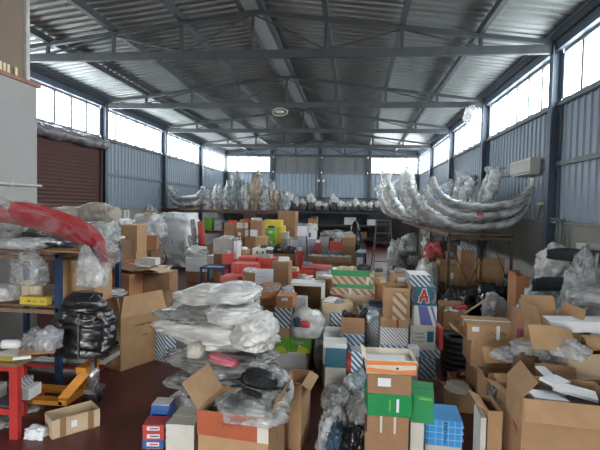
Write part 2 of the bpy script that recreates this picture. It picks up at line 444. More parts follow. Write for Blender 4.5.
# roller shutter in the left wall, with its film-covered roll
sh = link('door_1', None, None, (LW+.02, 10.0, 0), (0, 0, math.pi/2)); structure(sh, 'closed brown roller shutter in the left wall', 'door')
m = MB(); z = 0.02
while z < 4.2:
    m.quad([(0, 0, z), (4.75, 0, z), (4.75, -.02, z+.055), (0, -.02, z+.055)]); m.quad([(0, -.02, z+.055), (4.75, -.02, z+.055), (4.75, 0, z+.11), (0, 0, z+.11)]); z += .11
m.build('shutter_curtain', SHUT, sh)
for x in (.02, 4.75): MB().box((x, -.03, 2.12), (.1, .1, 4.24)).build('guide_rail', SHUT, sh)
m = MB(); rows = []
for i in range(90):
    x = 4.75*i/89; row = []
    for k in range(14):
        a = 2*math.pi*k/14; p = Vector((x, math.cos(a), math.sin(a))); q = .17+.07*noise.noise(Vector((x*3.5, math.cos(a)*1.5, math.sin(a)*1.5)))+.04*noise.noise(Vector((x*9, math.cos(a)*3, math.sin(a)*3)))
        row.append((x, -.20+q*math.cos(a), 4.30+q*math.sin(a)))
    rows.append(row)
m.grid(rows, closed_u=True); m.build('wrapped_roll', plastic('dusty_film', (.20, .19, .21), 1, .35), sh)

# office partition on the left, with brown glazing on top
XO = -5.6
of = link('wall_office', None); structure(of, 'grey painted office partition along the left side', 'wall')
YE = 7.67
MB().box((XO-1.4, (YE+1.0)/2, 2.19), (2.8, YE-1.0, 4.38)).build('partition', OFFW, of)
MB().box((XO-1.4, (YE+1.0)/2, 4.41), (2.9, YE-.9, .06)).build('ledge', pm('reddish_ledge', (.36, .17, .12), .6), of)
g = MB().box((XO-.06, 4.12, 5.6), (.02, 6.6, 2.3)).build('glazing', pm('brown_office_panel', (.26, .20, .155), .25, var=.12, scale=.8), of)
MB().box((XO-.05, 7.46, 5.55), (.09, .085, 2.3)).build('corner_trim', pm('white_aluminium', (.58, .57, .53), .5), of)
for i in range(6): MB().box((XO-.02, 7.10-.085*i-(0 if i else -.09), 4.52), (.012, .055, .15)).build('cream_tab', pm('cream_plastic', (.85, .75, .45), .5), of)
MB().tube([(XO+.05, 1.5, 2.66), (XO+.05, YE+.05, 2.66)], .022).build('conduit', OFF, of)
for y in (3, 5, 7): MB().box((XO+.03, y, 2.66), (.06, .05, .07)).build('conduit_clip', OFF, of)

# ------------------------------------------------------------------ OBJECT BUILDERS
def rnd(a, b): return random.uniform(a, b)
def label_part(root, face, w, h, cx, cz, d2, mat=PAP, name='paper_label'):
    """rectangle lying on the front (-y) face of a box whose half depth is d2"""
    return MB().box((cx, -d2-.002, cz), (w, .003, h)).build(name, mat, root)
def carton(label, loc, dim, rz=0, mat=CB, name='cardboard_carton', cat='box', tape=None, lab=None, text=None, openf=None, inside=None, rot=None,
           top=None, jit=None, detail=True, tmat=INK, fl=None, group=None, straps=0, band=None, reg=True):
    """closed carton: body, two top flaps, tape, label. openf = hinge angles in degrees of the (front, right, back, left) flaps; None entries leave a flap out"""
    w, d, h = dim
    if reg and rot is None: REG.append((loc[0], loc[1], w/2, d/2, rz, loc[2], loc[2]+h))
    t = thing(name, label, cat, loc, rz, group, rot)
    jit = min(.008, .02*min(dim)) if jit is None else jit
    if openf is None:
        if not detail:
            MB().box((0, 0, h/2), (w, d, h), jit=jit).build('body', mat, t)
        else:
            th = .004
            MB().box((0, 0, (h-th)/2), (w, d, h-th), jit=0).build('body', mat, t)
            tm = top or mat
            for s in (-1, 1): MB().box((0, s*(d/4+.001), h-th/2), (w-.002, d/2-.004, th)).build('flap', tm, t)
            if tape:
                tp = MB(); tp.box((0, 0, h+.001), (w+.004, .05, .002))
                tp.box((w/2+.001, 0, h-.04), (.002, .05, .085)); tp.box((-w/2-.001, 0, h-.04), (.002, .05, .085)); tp.build('tape', tape, t)
    else:
        k = .006; ins = inside or CBI
        b = MB()
        b.box((0, 0, k/2), (w, d, k), mi=0)
        b.box((0, -d/2+k/2, h/2), (w, k, h)); b.box((0, d/2-k/2, h/2), (w, k, h)); b.box((-w/2+k/2, 0, h/2), (k, d-2*k, h)); b.box((w/2-k/2, 0, h/2), (k, d-2*k, h))
        b.build('body', mat, t)
        L = (fl or d*.45)
        for (i, a) in enumerate(openf):
            if a is None: continue
            own = None
            if isinstance(a, tuple): a, own = a
            along = w if i in (0, 2) else d; ln = own or (L if i in (0, 2) else (fl or w*.42))
            e = MB().box((0, ln/2, 0), (along*.98, ln, .005)).build('flap', mat, t)
            # outward direction for each side; angle 0 = flat outwards, 90 = straight up, -80 = hanging down
            oz = {0: math.pi, 1: -math.pi/2, 2: 0, 3: math.pi/2}[i]
            px_, py_ = {0: (0, -d/2), 1: (w/2, 0), 2: (0, d/2), 3: (-w/2, 0)}[i]
            e.location = (px_, py_, h); e.rotation_euler = (math.radians(a), 0, oz)
        if tape: MB().box((0, -d/2-.002, h*.5), (w*.12, .003, h)).build('tape', tape, t)
    if band: MB().box((0, 0, h*band[0]), (w+.004, d+.004, h*band[1])).build('printed_band', band[2], t)
    if straps:
        for i in range(straps):
            x = w*(i+1)/(straps+1)-w/2
            MB().box((x, -d/2-.002, h/2), (.018, .003, h)).build('strap', WTAPE, t)
    if lab:
        for li, q in enumerate(lab if isinstance(lab, list) else [lab]):
            fx, fz, fw, fh = q[:4]; label_part(t, 'f', w*fw, h*fh, w*fx, h*fz, d/2+.002*li, q[4] if len(q) > 4 else PAP)
    if text:
        for q in (text if isinstance(text, list) else [text]):
            body, fx, fz, fw, fs = q[:5]; tm2 = q[5] if len(q) > 5 else tmat
            if body.startswith('#'):
                blockprint(t, w*fw, h*fs, w*fx, h*fz, d/2, int(body[1:]), tm2, seed=int(body[1:])+7); continue
            text_part(body, h*fs, tm2, t, (w*fx, -d/2-.005, h*fz), (math.pi/2, 0, q[6] if len(q) > 6 else 0), width=w*fw)
    return t
def blockprint(root, w, h, cx, cz, d2, n=8, mat=INK, rows=1, seed=1):
    """printed line too small to read: a row of uneven glyph-sized marks"""
    rr = random.Random(seed); m = MB()
    for r in range(rows):
        for i in range(n):
            if rr.random() < .12: continue
            gw = w/n*rr.uniform(.45, .8); gh = h/rows*rr.uniform(.5, .75); x = cx-w/2+(i+.5)*w/n; z = cz+h/2-(r+.5)*h/rows
            m.box((x-gw*.35, -d2-.004, z), (gw*.25, .002, gh)); m.box((x+gw*.1, -d2-.004, z+gh*.4*rr.choice((-1, 0, 1))), (gw*.8, .002, gh*.22))
            if rr.random() < .6: m.box((x+gw*.35, -d2-.004, z), (gw*.22, .002, gh*.9))
    o = m.build('printed_text', mat, root); o['kind'] = 'stuff'; return o
FILLN = [0]
CL = random.Random(5)
def shorten(sup):
    sup = ' '.join(sup.split(' ')[:10])
    while sup.split(' ')[-1] in ('the', 'a', 'of', 'on', 'in', 'with', 'and', 'its', 'under', 'beside', 'behind', 'between', 'to', 'at', 'big', 'small', 'tall', 'other', 'another', 'white', 'brown', 'red', 'dark', 'lime', 'one'): sup = ' '.join(sup.split(' ')[:-1])
    return sup
def clutter(sup, loc, w, d):
    """one small loose thing on top of a box"""
    sup = shorten(sup)
    r = CL.choice(['film', 'film', 'paper', 'part', 'small', 'small']); s = CL.randint(200, 900)
    if r == 'film':
        me = crumple_mesh(min(.16, w*.42), min(.14, d*.4), .05, s, .35, 3, res=3); me.materials.append(CL.choice([FILM, FILMG, FILMW])); SMALL.append(tag(link('film_scrap', me, None, loc, (0, 0, CL.uniform(0, 3))), 'film scrap on the '+sup, 'film'))
    elif r == 'paper':
        me = crumple_mesh(min(.11, w*.4), min(.11, d*.4), .04, s, .4, 2.5, res=3); me.materials.append(PAP); SMALL.append(tag(link('crumpled_paper', me, None, loc, (0, 0, CL.uniform(0, 3))), 'crumpled paper on the '+sup, 'paper'))
    elif r == 'part':
        me = crumple_mesh(min(.12, w*.4), min(.08, d*.4), .045, s, .2, 2, res=3); me.materials.append(CL.choice([BLK, DGR, PRIM])); SMALL.append(tag(link('car_part', me, None, loc, (0, 0, CL.uniform(0, 3))), 'dark car part on the '+sup, 'car part'))
    else:
        c = CL.choice([('white', WHT), ('brown', CBB), ('pale', CBP), ('grey striped', S_GREY), ('red', RED), ('off-white', OFF)]); ww = min(.22, w*.6)
        SMALL.append(tag(MB().box((0, 0, .035), (ww, min(.16, d*.4), .07)).build('small_box', c[1], None, loc, (0, 0, CL.uniform(-.5, .5))), 'small '+c[0]+' box on the '+sup, 'box'))
REG = []            # footprints of everything box-shaped: (cx, cy, half w, half d, angle, z0, z1)
def _axes(r): return ((math.cos(r[4]), math.sin(r[4])), (-math.sin(r[4]), math.cos(r[4])))
def depth2(a, b):
    """how deep two upright boxes run into each other (0 = apart)"""
    if min(a[6], b[6])-max(a[5], b[5]) < .008: return 0
    dx, dy = b[0]-a[0], b[1]-a[1]; best = 9
    A, Bx = _axes(a), _axes(b)
    for (ux, uy) in A+Bx:
        ra = a[2]*abs(A[0][0]*ux+A[0][1]*uy)+a[3]*abs(A[1][0]*ux+A[1][1]*uy)
        rb = b[2]*abs(Bx[0][0]*ux+Bx[0][1]*uy)+b[3]*abs(Bx[1][0]*ux+Bx[1][1]*uy)
        o = ra+rb-abs(dx*ux+dy*uy)
        if o <= .002: return 0
        best = min(best, o)
    return best
def clash(rects): return sum(max(depth2(r, q) for q in REG) if REG else 0 for r in rects)
SDY = [0.0]         # how far the last stack was slid along its line of sight to stand clear
def stack(x0, x1, Y, dep, rows, rz=0, floor=True, base=0.0, fill=CBB):
    """column of boxes whose front face stands at depth Y; rows top to bottom: (y_top, dict(...)). The last row ends at y_end if given, else it reaches the floor"""
    ang = []
    for r in rows:
        a = r[1].get('rz'); ang.append(math.radians(a) if a is not None else rz+rnd(-.07, .07))
    def lay(Y, ka):
        L = []; zs = [at((x0+x1)/2, r[0], Y).z for r in rows]
        for i, r in enumerate(rows):
            k = r[1]; xa, xb = k.get('x', (x0, x1)); yb = k.get('ybot'); dd = k.get('dep', dep); dY = k.get('dY', 0); last = i+1 == len(rows)
            zt = zs[i]; zb = zs[i+1] if not last else (base if yb is None else max(base, at((xa+xb)/2, yb, Y).z))
            if last and yb is None and not k.get('tall') and zt-zb > .62: zb = zt-.42
            P = at((xa+xb)/2, 220, Y); wid = (at(xb, 220, Y)-at(xa, 220, Y)).length
            L.append((P.x, Y+dd/2+dY, zb, zt, wid, dd, ang[i]*ka, i, 0))
            if last and zb > base+.03:
                n = max(1, round((zb-base)/.45)); hh = (zb-base)/n
                for q in range(n): L.append((P.x, Y+dd/2+dY, base+q*hh, base+(q+1)*hh, wid*.95, dd*.92, ang[i]*ka, i, n-q))
        return L
    def rects(L): return [(l[0], l[1], l[4]*.49, l[5]*.485, l[6], l[2], l[3]-.002) for l in L]
    best = None
    for ka in (1, .4, 0):
        for j in range(26):
            dy = ((j+1)//2)*.04*(1 if j % 2 else -1)
            L = lay(Y+dy, ka); c = clash(rects(L))+abs(dy)*.002
            if best is None or c < best[0]-1e-4: best = (c, L, dy)
            if c-abs(dy)*.002 < .004: break
        if best[0]-abs(best[2])*.002 < .004: break
    L = best[1]; SDY[0] = best[2]; REG.extend(rects(L)); out = []
    for (cx, cy, zb, zt, wid, dd, a, i, fi) in L:
        k = dict(rows[i][1]); lab = k.pop('label')
        if fi:
            carton('buried plain carton, %s under the %s' % (['first', 'second', 'third', 'fourth', 'fifth'][fi-1], shorten(lab)), Vector((cx, cy, zb)), (wid*.98, dd*.97, zt-zb-.002), a, mat=fill, detail=False, reg=False)
            continue
        xa, xb = k.pop('x', (x0, x1))
        for q in ('ybot', 'dep', 'dY', 'rz', 'tall'): k.pop(q, None)
        fn = k.pop('fn', None); loc = Vector((cx, cy, zb)); h = zt-zb
        if 'detail' not in k: k['detail'] = (xb-xa) >= 13
        if fn: o = fn(lab, loc, (wid*.98, dd*.97, h), a, **k)
        else: o = carton(lab, loc, (wid*.98, dd*.97, h-.002), a, reg=False, **k)
        out.append(o)
        if i == 0 and 6.5 < Y < 15 and CL.random() < .8 and 'openf' not in k and not fn: clutter(lab, loc+Vector((CL.uniform(-.2, .2)*wid, -.1*dd, h)), wid, dd)
    return out

# --- soft and crumpled shapes
def crumple_mesh(rx, ry, rz, seed, amp=.16, freq=3.0, flat=.55, res=4, e=2.6, tip=0., fold=(1, 1, 1)):
    """superellipsoid with folds; sits on z = 0"""
    bm = bmesh.new(); bmesh.ops.create_icosphere(bm, subdivisions=res, radius=1)
    s = Vector((seed*7.13, seed*3.7, seed*1.9)); sc = min(rx, ry, rz)
    for v in bm.verts:
        p = v.co.copy()
        q = Vector((math.copysign(abs(p.x)**(2/e), p.x), math.copysign(abs(p.y)**(2/e), p.y), math.copysign(abs(p.z)**(2/e), p.z)))
        pf = Vector((p.x*fold[0], p.y*fold[1], p.z*fold[2])); n1 = noise.noise(pf*freq*.5+s); r1 = 1-abs(noise.noise(pf*freq+s*1.7))*2; r2 = 1-abs(noise.noise(pf*freq*2.3+s*.6))*2
        k = 1+amp*(.9*n1+.7*(r1-.5)+.4*(r2-.5))
        q = Vector((q.x*rx*k, q.y*ry*k, q.z*rz*k))
        if tip: u = max(0, -p.x*(1 if tip > 0 else -1)); c = 1-abs(tip)*u**1.5; q.y *= c; q.z *= c; q.x *= 1+.25*u**3
        if q.z < -rz*flat: q.z = -rz*flat
        v.co = q+Vector((0, 0, rz*flat))
    me = bpy.data.meshes.new('crumple'); bm.to_mesh(me); bm.free()
    me.polygons.foreach_set('use_smooth', [True]*len(me.polygons)); return me
_seed = [1]
SOFT = []           # thin film and cloth that yields to what it leans on (settled at the end)
SMALL = []          # small loose things lying on top of others
def lump(label, x0, y0, x1, y1, Y, dep, mat, name='plastic_bag', cat='bag', seed=None, amp=.2, freq=3.0, rz=0, res=4, rot=None, knot=False, extra=None, part='film', z=None, e=2.6, tip=0., fold=(1, 1, 1)):
    """crumpled bag whose silhouette fills a pixel rectangle at depth Y"""
    _seed[0] += 1; seed = seed or _seed[0]
    a, b = at(x0, (y0+y1)/2, Y+dep/2), at(x1, (y0+y1)/2, Y+dep/2); zt = at((x0+x1)/2, y0, Y+dep/2).z; zb = at((x0+x1)/2, y1, Y+.15*dep).z
    if z is not None: zb = z
    zb = max(0, zb); h = max(.05, zt-zb)
    fl = .55; r = h/(1+fl)
    me = crumple_mesh((b-a).length/2, dep/2, r, seed, amp, freq, fl, res, e, tip, fold); me.materials.append(mat)
    loc = Vector(((a.x+b.x)/2, Y+dep/2, zb))
    if not (knot or extra):
        me.name = name; o = link(name, me, None, loc, rot or (0, 0, rz)); SOFT.append(o); return tag(o, label, cat)
    t = thing(name, label, cat, loc, rz, rot=rot); SOFT.append(link(part, me, t))
    if knot:
        k = MB(); rows = []
        for i in range(7):
            q = i/6; rr = r*(.10+.30*q*q); rows.append([(rr*math.cos(aa)*(1+.4*math.sin(3*aa+seed)), rr*math.sin(aa), h*.93+q*r*.55) for aa in [2*math.pi*j/14 for j in range(14)]])
        k.grid(rows, closed_u=True).build('gathered_neck', mat, t)
    if extra: extra(t, (b-a).length, dep, h)
    return t
# --- bumpers and other panels in film
def smile(t, Wd, rise): return Vector((Wd/2*math.sin(t*1.25)/math.sin(1.25), 0, rise*abs(t)**2.4))
def bumper_shell(Wd, rise, sh, sd, thick=.012, n=30, m=9):
    M = MB()
    def row(i, off):
        t = -1+2*i/n; p = smile(t, Wd, rise); q = smile(min(1, t+.01), Wd, rise)-smile(max(-1, t-.01), Wd, rise); q.normalize(); nn = Vector((-q.z, 0, q.x))
        taper = 1-.5*abs(t)**3; out = []
        for j in range(m):
            s = -1+2*j/(m-1); prof = sd*(math.sqrt(max(0, 1-(s*.97)**2))+.12*math.cos(s*9))*taper
            out.append(p+Vector((0, s*sh/2*taper, 0))-nn*(prof-off))
        return out
    A = [row(i, 0) for i in range(n+1)]; B = [row(i, thick) for i in range(n+1)]
    M.grid(A); M.grid([r[::-1] for r in B])
    for k in (0, -1): M.grid([A[k], B[k]], smooth=False)
    M.grid([[r[0] for r in A], [r[0] for r in B]], smooth=False); M.grid([[r[-1] for r in A], [r[-1] for r in B]], smooth=False)
    return M.mesh('bumper_shell')
def wrap_skin(Wd, rise, sh, sd, seed, n=84, m=26, amp=.05, tail=.12):
    M = MB(); rows = []; s = Vector((seed*5.1, seed*2.3, seed))
    for i in range(n+1):
        t = -1.0-tail+(2+2*tail)*i/n; p = smile(t, Wd, rise); q = smile(t+.01, Wd, rise)-smile(t-.01, Wd, rise); q.normalize(); nn = Vector((-q.z, 0, q.x))
        u = max(0, (abs(t)-1)/tail); k = (1-.5*min(1, abs(t))**3)*(1-.75*u); out = []
        for j in range(m):
            a = 2*math.pi*j/m; c, sn = math.cos(a), math.sin(a)
            base = p+Vector((0, c*sh*.55*k, 0))+nn*(sn*sd*.75*k-sd*.35)
            g = noise.noise(base*3+s); r1 = 1-2*abs(noise.noise(Vector((base.x*3, base.y*6, base.z*3))+s)); r2 = 1-2*abs(noise.noise(base*9+s))
            r3 = 1-2*abs(noise.noise(Vector((base.x*16, base.y*5, base.z*16))-s)); dd = amp*(.8*g+.6*r1+.45*r2+.35*r3)*(1+1.6*u)
            out.append(base+(Vector((0, c, 0))+nn*sn)*dd)
        rows.append(out)
    M.grid(rows, closed_u=True); M.cap(rows[0][::-1], smooth=True); M.cap(rows[-1], smooth=True)
    return M.mesh('film_wrap')
_shell, _wrap = {}, {}
def wrapped_bumper(label, loc, rot, Wd=1.8, rise=.5, sh=.5, sd=.2, var=0, shell_mat=PRIM, film=FILM, group=None, name='wrapped_bumper', scale=1, sticker=None, amp=.05, wrap=True, cat='bumper'):
    ks = (Wd, rise, sh, sd, shell_mat.name)
    if ks not in _shell:
        me = bumper_shell(Wd, rise, sh, sd); me.materials.append(shell_mat); _shell[ks] = me
    kw = (Wd, rise, sh, sd, var % 4, film.name, amp)
    if kw not in _wrap and wrap:
        me = wrap_skin(Wd, rise, sh, sd, 1+var % 4, amp=amp); me.materials.append(film); _wrap[kw] = me
    t = thing(name, label, cat, loc, group=group, rot=rot); t.scale = (scale,)*3
    link('bumper_shell', _shell[ks], t)
    if wrap: SOFT.append(link('film_wrap', _wrap[kw].copy(), t))
    if sticker: MB().box((0, -sh*.62, .02), (.14, .006, .07)).build('sticker', sticker, t)
    return t
# --- rack
def rack(label, x0, x1, ys, levels, H, mat=RUST, deckm=None, name='steel_rack', cat='rack', beam=.06, braces=True, post=.05, deck=True, beamm=None):
    """posts at every y in ys on both sides; levels = shelf heights"""
    t = thing(name, label, cat, ((x0+x1)/2, ys[0], 0)); ox, oy = (x0+x1)/2, ys[0]
    for y in ys:
        for x in (x0, x1): MB().box((x-ox, y-oy, H/2), (post, post, H)).build('post', mat, t)
        for z in levels: MB().box((0, y-oy, z-beam), (x1-x0, post*.7, beam)).build('cross_beam', beamm or mat, t)
        if braces:
            for (za, zb) in zip([.05]+levels[:-1], levels):
                n = 3
                for i in range(n):
                    xa = x0+(x1-x0)*i/n; xb = x0+(x1-x0)*(i+1)/n
                    MB().bar((xa-ox, y-oy, za if i % 2 else zb-beam), (xb-ox, y-oy, zb-beam if i % 2 else za), .018, .018).build('brace', mat, t)
    for z in levels:
        for x in (x0, x1): MB().box((x-ox, (ys[-1]-ys[0])/2, z-beam/2), (post*.7, ys[-1]-ys[0]+post, beam)).build('side_beam', beamm or mat, t)
        if deck:
            L = ys[-1]-ys[0]; n = max(2, int(L/.45))
            for i in range(n): MB().box((0, (i+.5)*L/n, z+.01), (x1-x0+.06, L/n-.03, .02)).build('deck_board', deckm or WOOD, t)
    return t

# ------------------------------------------------------------------ WALL FITTINGS
def air_unit(label, x0, y0, x1, y1):
    a, b = at(x1, y0, 1), None
    d = ray(x1, (y0+y1)/2); Pn = d*((RW-.05)/d.x)+Vector((0, 0, EYE)); d = ray(x0, (y0+y1)/2); Pf = d*((RW-.05)/d.x)+Vector((0, 0, EYE))
    L = min(1.3, abs(Pf.y-Pn.y)); zc = (Pn.z+Pf.z)/2; h = .36
    t = thing('air_conditioner', label, 'air conditioner', (RW-.05, (Pn.y+Pf.y)/2, zc-h/2), -math.pi/2)
    # local: x along the wall, -y into the room
    m = MB(); rows = []
    for i in (0, 1):
        x = (-L/2, L/2)[i]; rows.append([(x, 0, 0), (x, -.14, 0), (x, -.21, .07), (x, -.22, h-.05), (x, -.19, h), (x, 0, h)])
    m.grid(rows, smooth=False); m.cap(rows[0]); m.cap(rows[1][::-1]); m.build('casing', OFF, t)
    MB().box((0, -.222, h*.5), (L*.92, .006, .008)).build('front_seam', GRB, t)
    for i in range(6): MB().box((0, -.222, h*.62+i*.016), (L*.9, .006, .005)).build('grille_slat', GRB, t)
    MB().box((0, -.175, .03), (L*.85, .07, .012), Matrix.Rotation(.7, 3, 'X')).build('air_flap', WHT, t)
air_unit('cream air conditioner on the right wall beside the pair of conduits', 517, 160, 543, 176)
air_unit('cream air conditioner on the right wall above the middle of the wrapped bumpers', 463, 176, 478, 186)
for nm, dy in (('grey conduit bending down over the plinth, beside its bracket', 0), ('grey conduit bending down over the plinth, beside the bare wall', -.18)):
    y = 9.42+dy
    tag(MB().tube([(RW-.14, y+.30, 2.26), (RW-.14, y+.12, 2.25), (RW-.14, y+.02, 2.18), (RW-.14, y, 2.05), (RW-.14, y, 0.02)], .028, 8).build('conduit_pipe', STEELL), nm, 'pipe')
t = thing('wall_bracket', 'small wooden trestle bracket on the plinth by the column', 'bracket', (RW-.08, 10.35, PLINTH+.04))
for s in (-1, 1): MB().bar((0, s*.22, 0), (0, s*.04, .32), .03, .03).build('leg', WOOD, t)
MB().box((0, 0, .35), (.1, .3, .05)).build('top_block', OFF, t)
# signs on the left plinth
for i, (nm, lab, c) in enumerate((('wall_sign', 'red square safety sign on the left wall plinth', RED), ('wall_sign', 'white safety sign with a black cross on the left wall plinth', WHT), ('wall_sign', 'white sign with a dark numeral on the left wall plinth', WHT))):
    y = 15.35+i*.62
    t = thing(nm, lab, 'sign', (LW+.02, y, 1.78), math.pi/2)
    MB().box((0, -.01, .17), (.46, .015, .34)).build('plate', c, t)
    if i == 1: MB().box((0, -.022, .17), (.08, .006, .24)).box((0, -.022, .17), (.22, .006, .07)).build('cross', INK, t)
    if i == 2: text_part('0', .3, INK, t, (0, -.022, .17), (math.pi/2, 0, 0), 'numeral')
    if i == 0: MB().box((0, -.022, .17), (.34, .004, .22)).build('faded_field', PNK, t)
# lamp hanging from the second chord, floodlights, film bundle
p = at(280, 110, 14.8); t = thing('hanging_lamp', 'oval lamp hanging below a roof truss near the ridge', 'lamp', (p.x, 14.8, CHORD-.09))
m = MB(); rows = []
for i in range(25):
    a = 2*math.pi*i/24; rows.append([(.24*math.cos(a)+.022*math.cos(a)*math.cos(b), .022*math.sin(b), -.14+.12*math.sin(a)+.022*math.sin(a)*math.cos(b)) for b in [2*math.pi*k/6 for k in range(6)]])
m.grid(rows, closed_u=True).build('rim', GRB, t)
MB().lathe([(.001, -.03), (.12, -.02), (.16, 0), (.12, .03), (.001, .04)], 16, (0, 0, -.14)).build('lens', OFF, t)
MB().tube([(0, 0, 0), (0, 0, -.05)], .015).build('hanger', STEEL, t)
p = at(321, 181, YB-.25); t = thing('floodlight_pair', 'pair of small white floodlights on a back wall column', 'lamp', (p.x, YB-.2, p.z))
MB().box((0, 0, 0), (.3, .06, .06)).build('bracket', STEEL, t)
for s in (-1, 1): MB().box((s*.16, -.08, .02), (.16, .1, .13)).build('lamp_head', WHT, t)
me = crumple_mesh(.22, .22, .30, 91, .35, 3); me.materials.append(FILM)
t = thing('film_bundle', 'bundle of crumpled film tied to the top of a right wall column', 'film', (RW-.55, 14.7, 5.05)); link('film', me, t)
MB().tube([(0, 0, .4), (.1, 0, .55)], .01).build('tie', STEELL, t)

# ------------------------------------------------------------------ RACKS AND BUMPERS
# right rack, along the right wall
rack('rusty steel rack along the right wall carrying the wrapped bumpers', 2.06, 3.36, [10.35, 12.8, 15.3, 17.8, 20.3], [.76, 1.86], 1.90, beam=.07)
nth = ['first', 'second', 'third', 'fourth', 'fifth', 'sixth', 'seventh', 'eighth', 'ninth', 'tenth', 'eleventh', 'twelfth', 'thirteenth', 'fourteenth', 'fifteenth', 'sixteenth', 'seventeenth']
zt = 1.90
# bumpers lie across the rack with both ends turned up
fr = [(-.02, .0, .30, 'lowest wrapped bumper at the open end of the right rack', 2.15, .50, 0, DPRIM), (.05, .27, .30, 'middle wrapped bumper at the open end of the right rack, with a red sticker', 2.1, .50, 1, PRIM), (.14, .50, .32, 'top wrapped bumper at the open end of the right rack', 2.0, .47, 2, PRIM)]
for dx, dz, sh, lb, Wd, rs, v, sm in fr:
    wrapped_bumper(lb, (2.62+dx, 10.52+dz*.1, zt+.155+dz*.88), (0, 0, .05), Wd, rs, .34, .105, v, sm, FILM, sticker=(RED if v == 1 else None), amp=.028)
for i in range(14):
    y = 11.2+i*.64; v = i % 4
    wrapped_bumper('wrapped bumper on the right rack with upturned ends, %s behind the open end' % nth[i], (2.30+rnd(-.1, .12)-.03*i, y, zt+.22+rnd(0, .1)), (rnd(-.10, .10), rnd(-.06, .08), rnd(-.06, .06)), 1.95, (.95, .8, 1.02)[i % 3], .40, .12, v, DPRIM if i % 3 == 1 else PRIM, FILM, amp=.075, scale=rnd(.84, 1.08))
for i, (x, y0, Y) in enumerate([(462, 182, 12.70), (473, 188, 12.06), (481, 187, 11.42), (491, 188, 11.42)]):
    lump('upright grey film-wrapped panel leaning on the right wall, %s from the open end' % nth[3-i], x-4.4, y0+7, x+4.4, 212, Y, .2, FILM, 'wrapped_fender', 'fender', amp=.25, e=2.2, z=zt+.02)
lump('crumpled blue film on top of the wrapped bumpers', 434, 189, 447, 198, 13.2, .4, plastic('blue_film', (.06, .14, .34), 1), 'blue_film', 'film')
# rack across the left half, with tall wrapped parts
XA, XB = at(163, 210, 19.5).x, at(284, 210, 19.5).x
XA = max(XA, -8.1)
rack('steel rack spanning from the left wall with wrapped car parts on top', XA, XB, [19.5, 20.9], [1.25, 2.16], 2.2, deckm=pm('red_brown_board', (.30, .12, .08), .7, var=.2), beam=.08)
zd = 2.18
for i, (x, w, rs, dz, dy) in enumerate([(178, 1.45, .42, 0, 0), (184, 1.4, .4, .30, .02), (180, 1.45, .5, .02, .72)]):
    wrapped_bumper(['lowest wrapped bumper with upturned ends at the wall end of the left rack', 'upper wrapped bumper with upturned ends at the wall end of the left rack', 'rear wrapped bumper with upturned ends at the wall end of the left rack'][i], (max(at(x, 205, 19.9).x, LW+.30+w*.62), 19.75+dy, zd+.19+dz), (0, 0, rnd(-.03, .03)), w, rs, .4, .12, i, DPRIM if i == 0 else PRIM, FILM, amp=.05)
BEI = plastic('beige_film', (.40, .33, .25), .8); GRYF = plastic('blue_grey_film', (.36, .40, .43), .75)
tl = [(199, 9, 194, FILM), (205, 10, 189, GRYF), (210, 9, 186, FILM), (216, 9, 193, GRYF), (221, 9, 185, FILM), (227, 8, 180, FILM), (231, 9, 175, GRYF), (236, 9, 182, GRYF), (241, 8, 184, FILM), (247, 9, 188, BEI), (252, 10, 174, BEI), (257, 8, 184, FILM), (262, 9, 193, FILM), (267, 8, 181, FILM), (272, 9, 191, BEI), (278, 9, 192, BEI), (284, 8, 196, GRYF)]
for i, (x, w, y0, fm) in enumerate(tl):
    x = 208+i*4.8; Yr = (19.87, 20.5)[i % 2]; P = at(x, 205, Yr); h = at(x, y0, Yr).z-zd; wd = 9.6*Yr/465
    t = thing('wrapped_fender', 'film-wrapped car part standing on end on the left rack, %s from the pair of bumpers' % nth[i], 'fender', (P.x, Yr, zd+.022), rnd(-.12, .12))
    ks = ('f', i % 3)
    if ks not in _shell:
        me = bumper_shell(1.0, (.12, .2, .08)[i % 3], .42, .10); me.materials.append((PRIM, DPRIM, PRIM)[i % 3]); _shell[ks] = me
    o_ = link('fender_panel', _shell[ks], t, (0, 0, h*.48), (rnd(-.1, .1), math.pi/2+rnd(-.1, .1), rnd(-.3, .3))); o_.scale = (h*.8, .55, .7)
    me = crumple_mesh(wd*.55, .27, h*.58, 400+i, .5, 2.0, .72, 5, 1.7, fold=(1.5, 1.2, .55)); me.materials.append(fm); SOFT.append(link('film_cover', me, t))
# under the left rack
for (x0, y0, x1, y1, m, lb) in ((203, 218, 212, 231, LIME, 'lime green box on the lower shelf of the left rack'), (213, 220, 221, 231, GRB, 'grey machine box on the lower shelf of the left rack'), (224, 221, 232, 231, NAVY, 'dark box on the lower shelf of the left rack'), (186, 222, 196, 231, CBD, 'dark brown carton on the lower shelf of the left rack')):
    Y = 19.6; zb = 1.27; zt2 = at(x0, y0, Y).z; zt2 = min(zt2, 2.02); w = (x1-x0)*Y/465
    carton(lb, (at((x0+x1)/2, 220, Y).x, Y+.35, zb), (w, .5, zt2-zb), 0, m, detail=False)
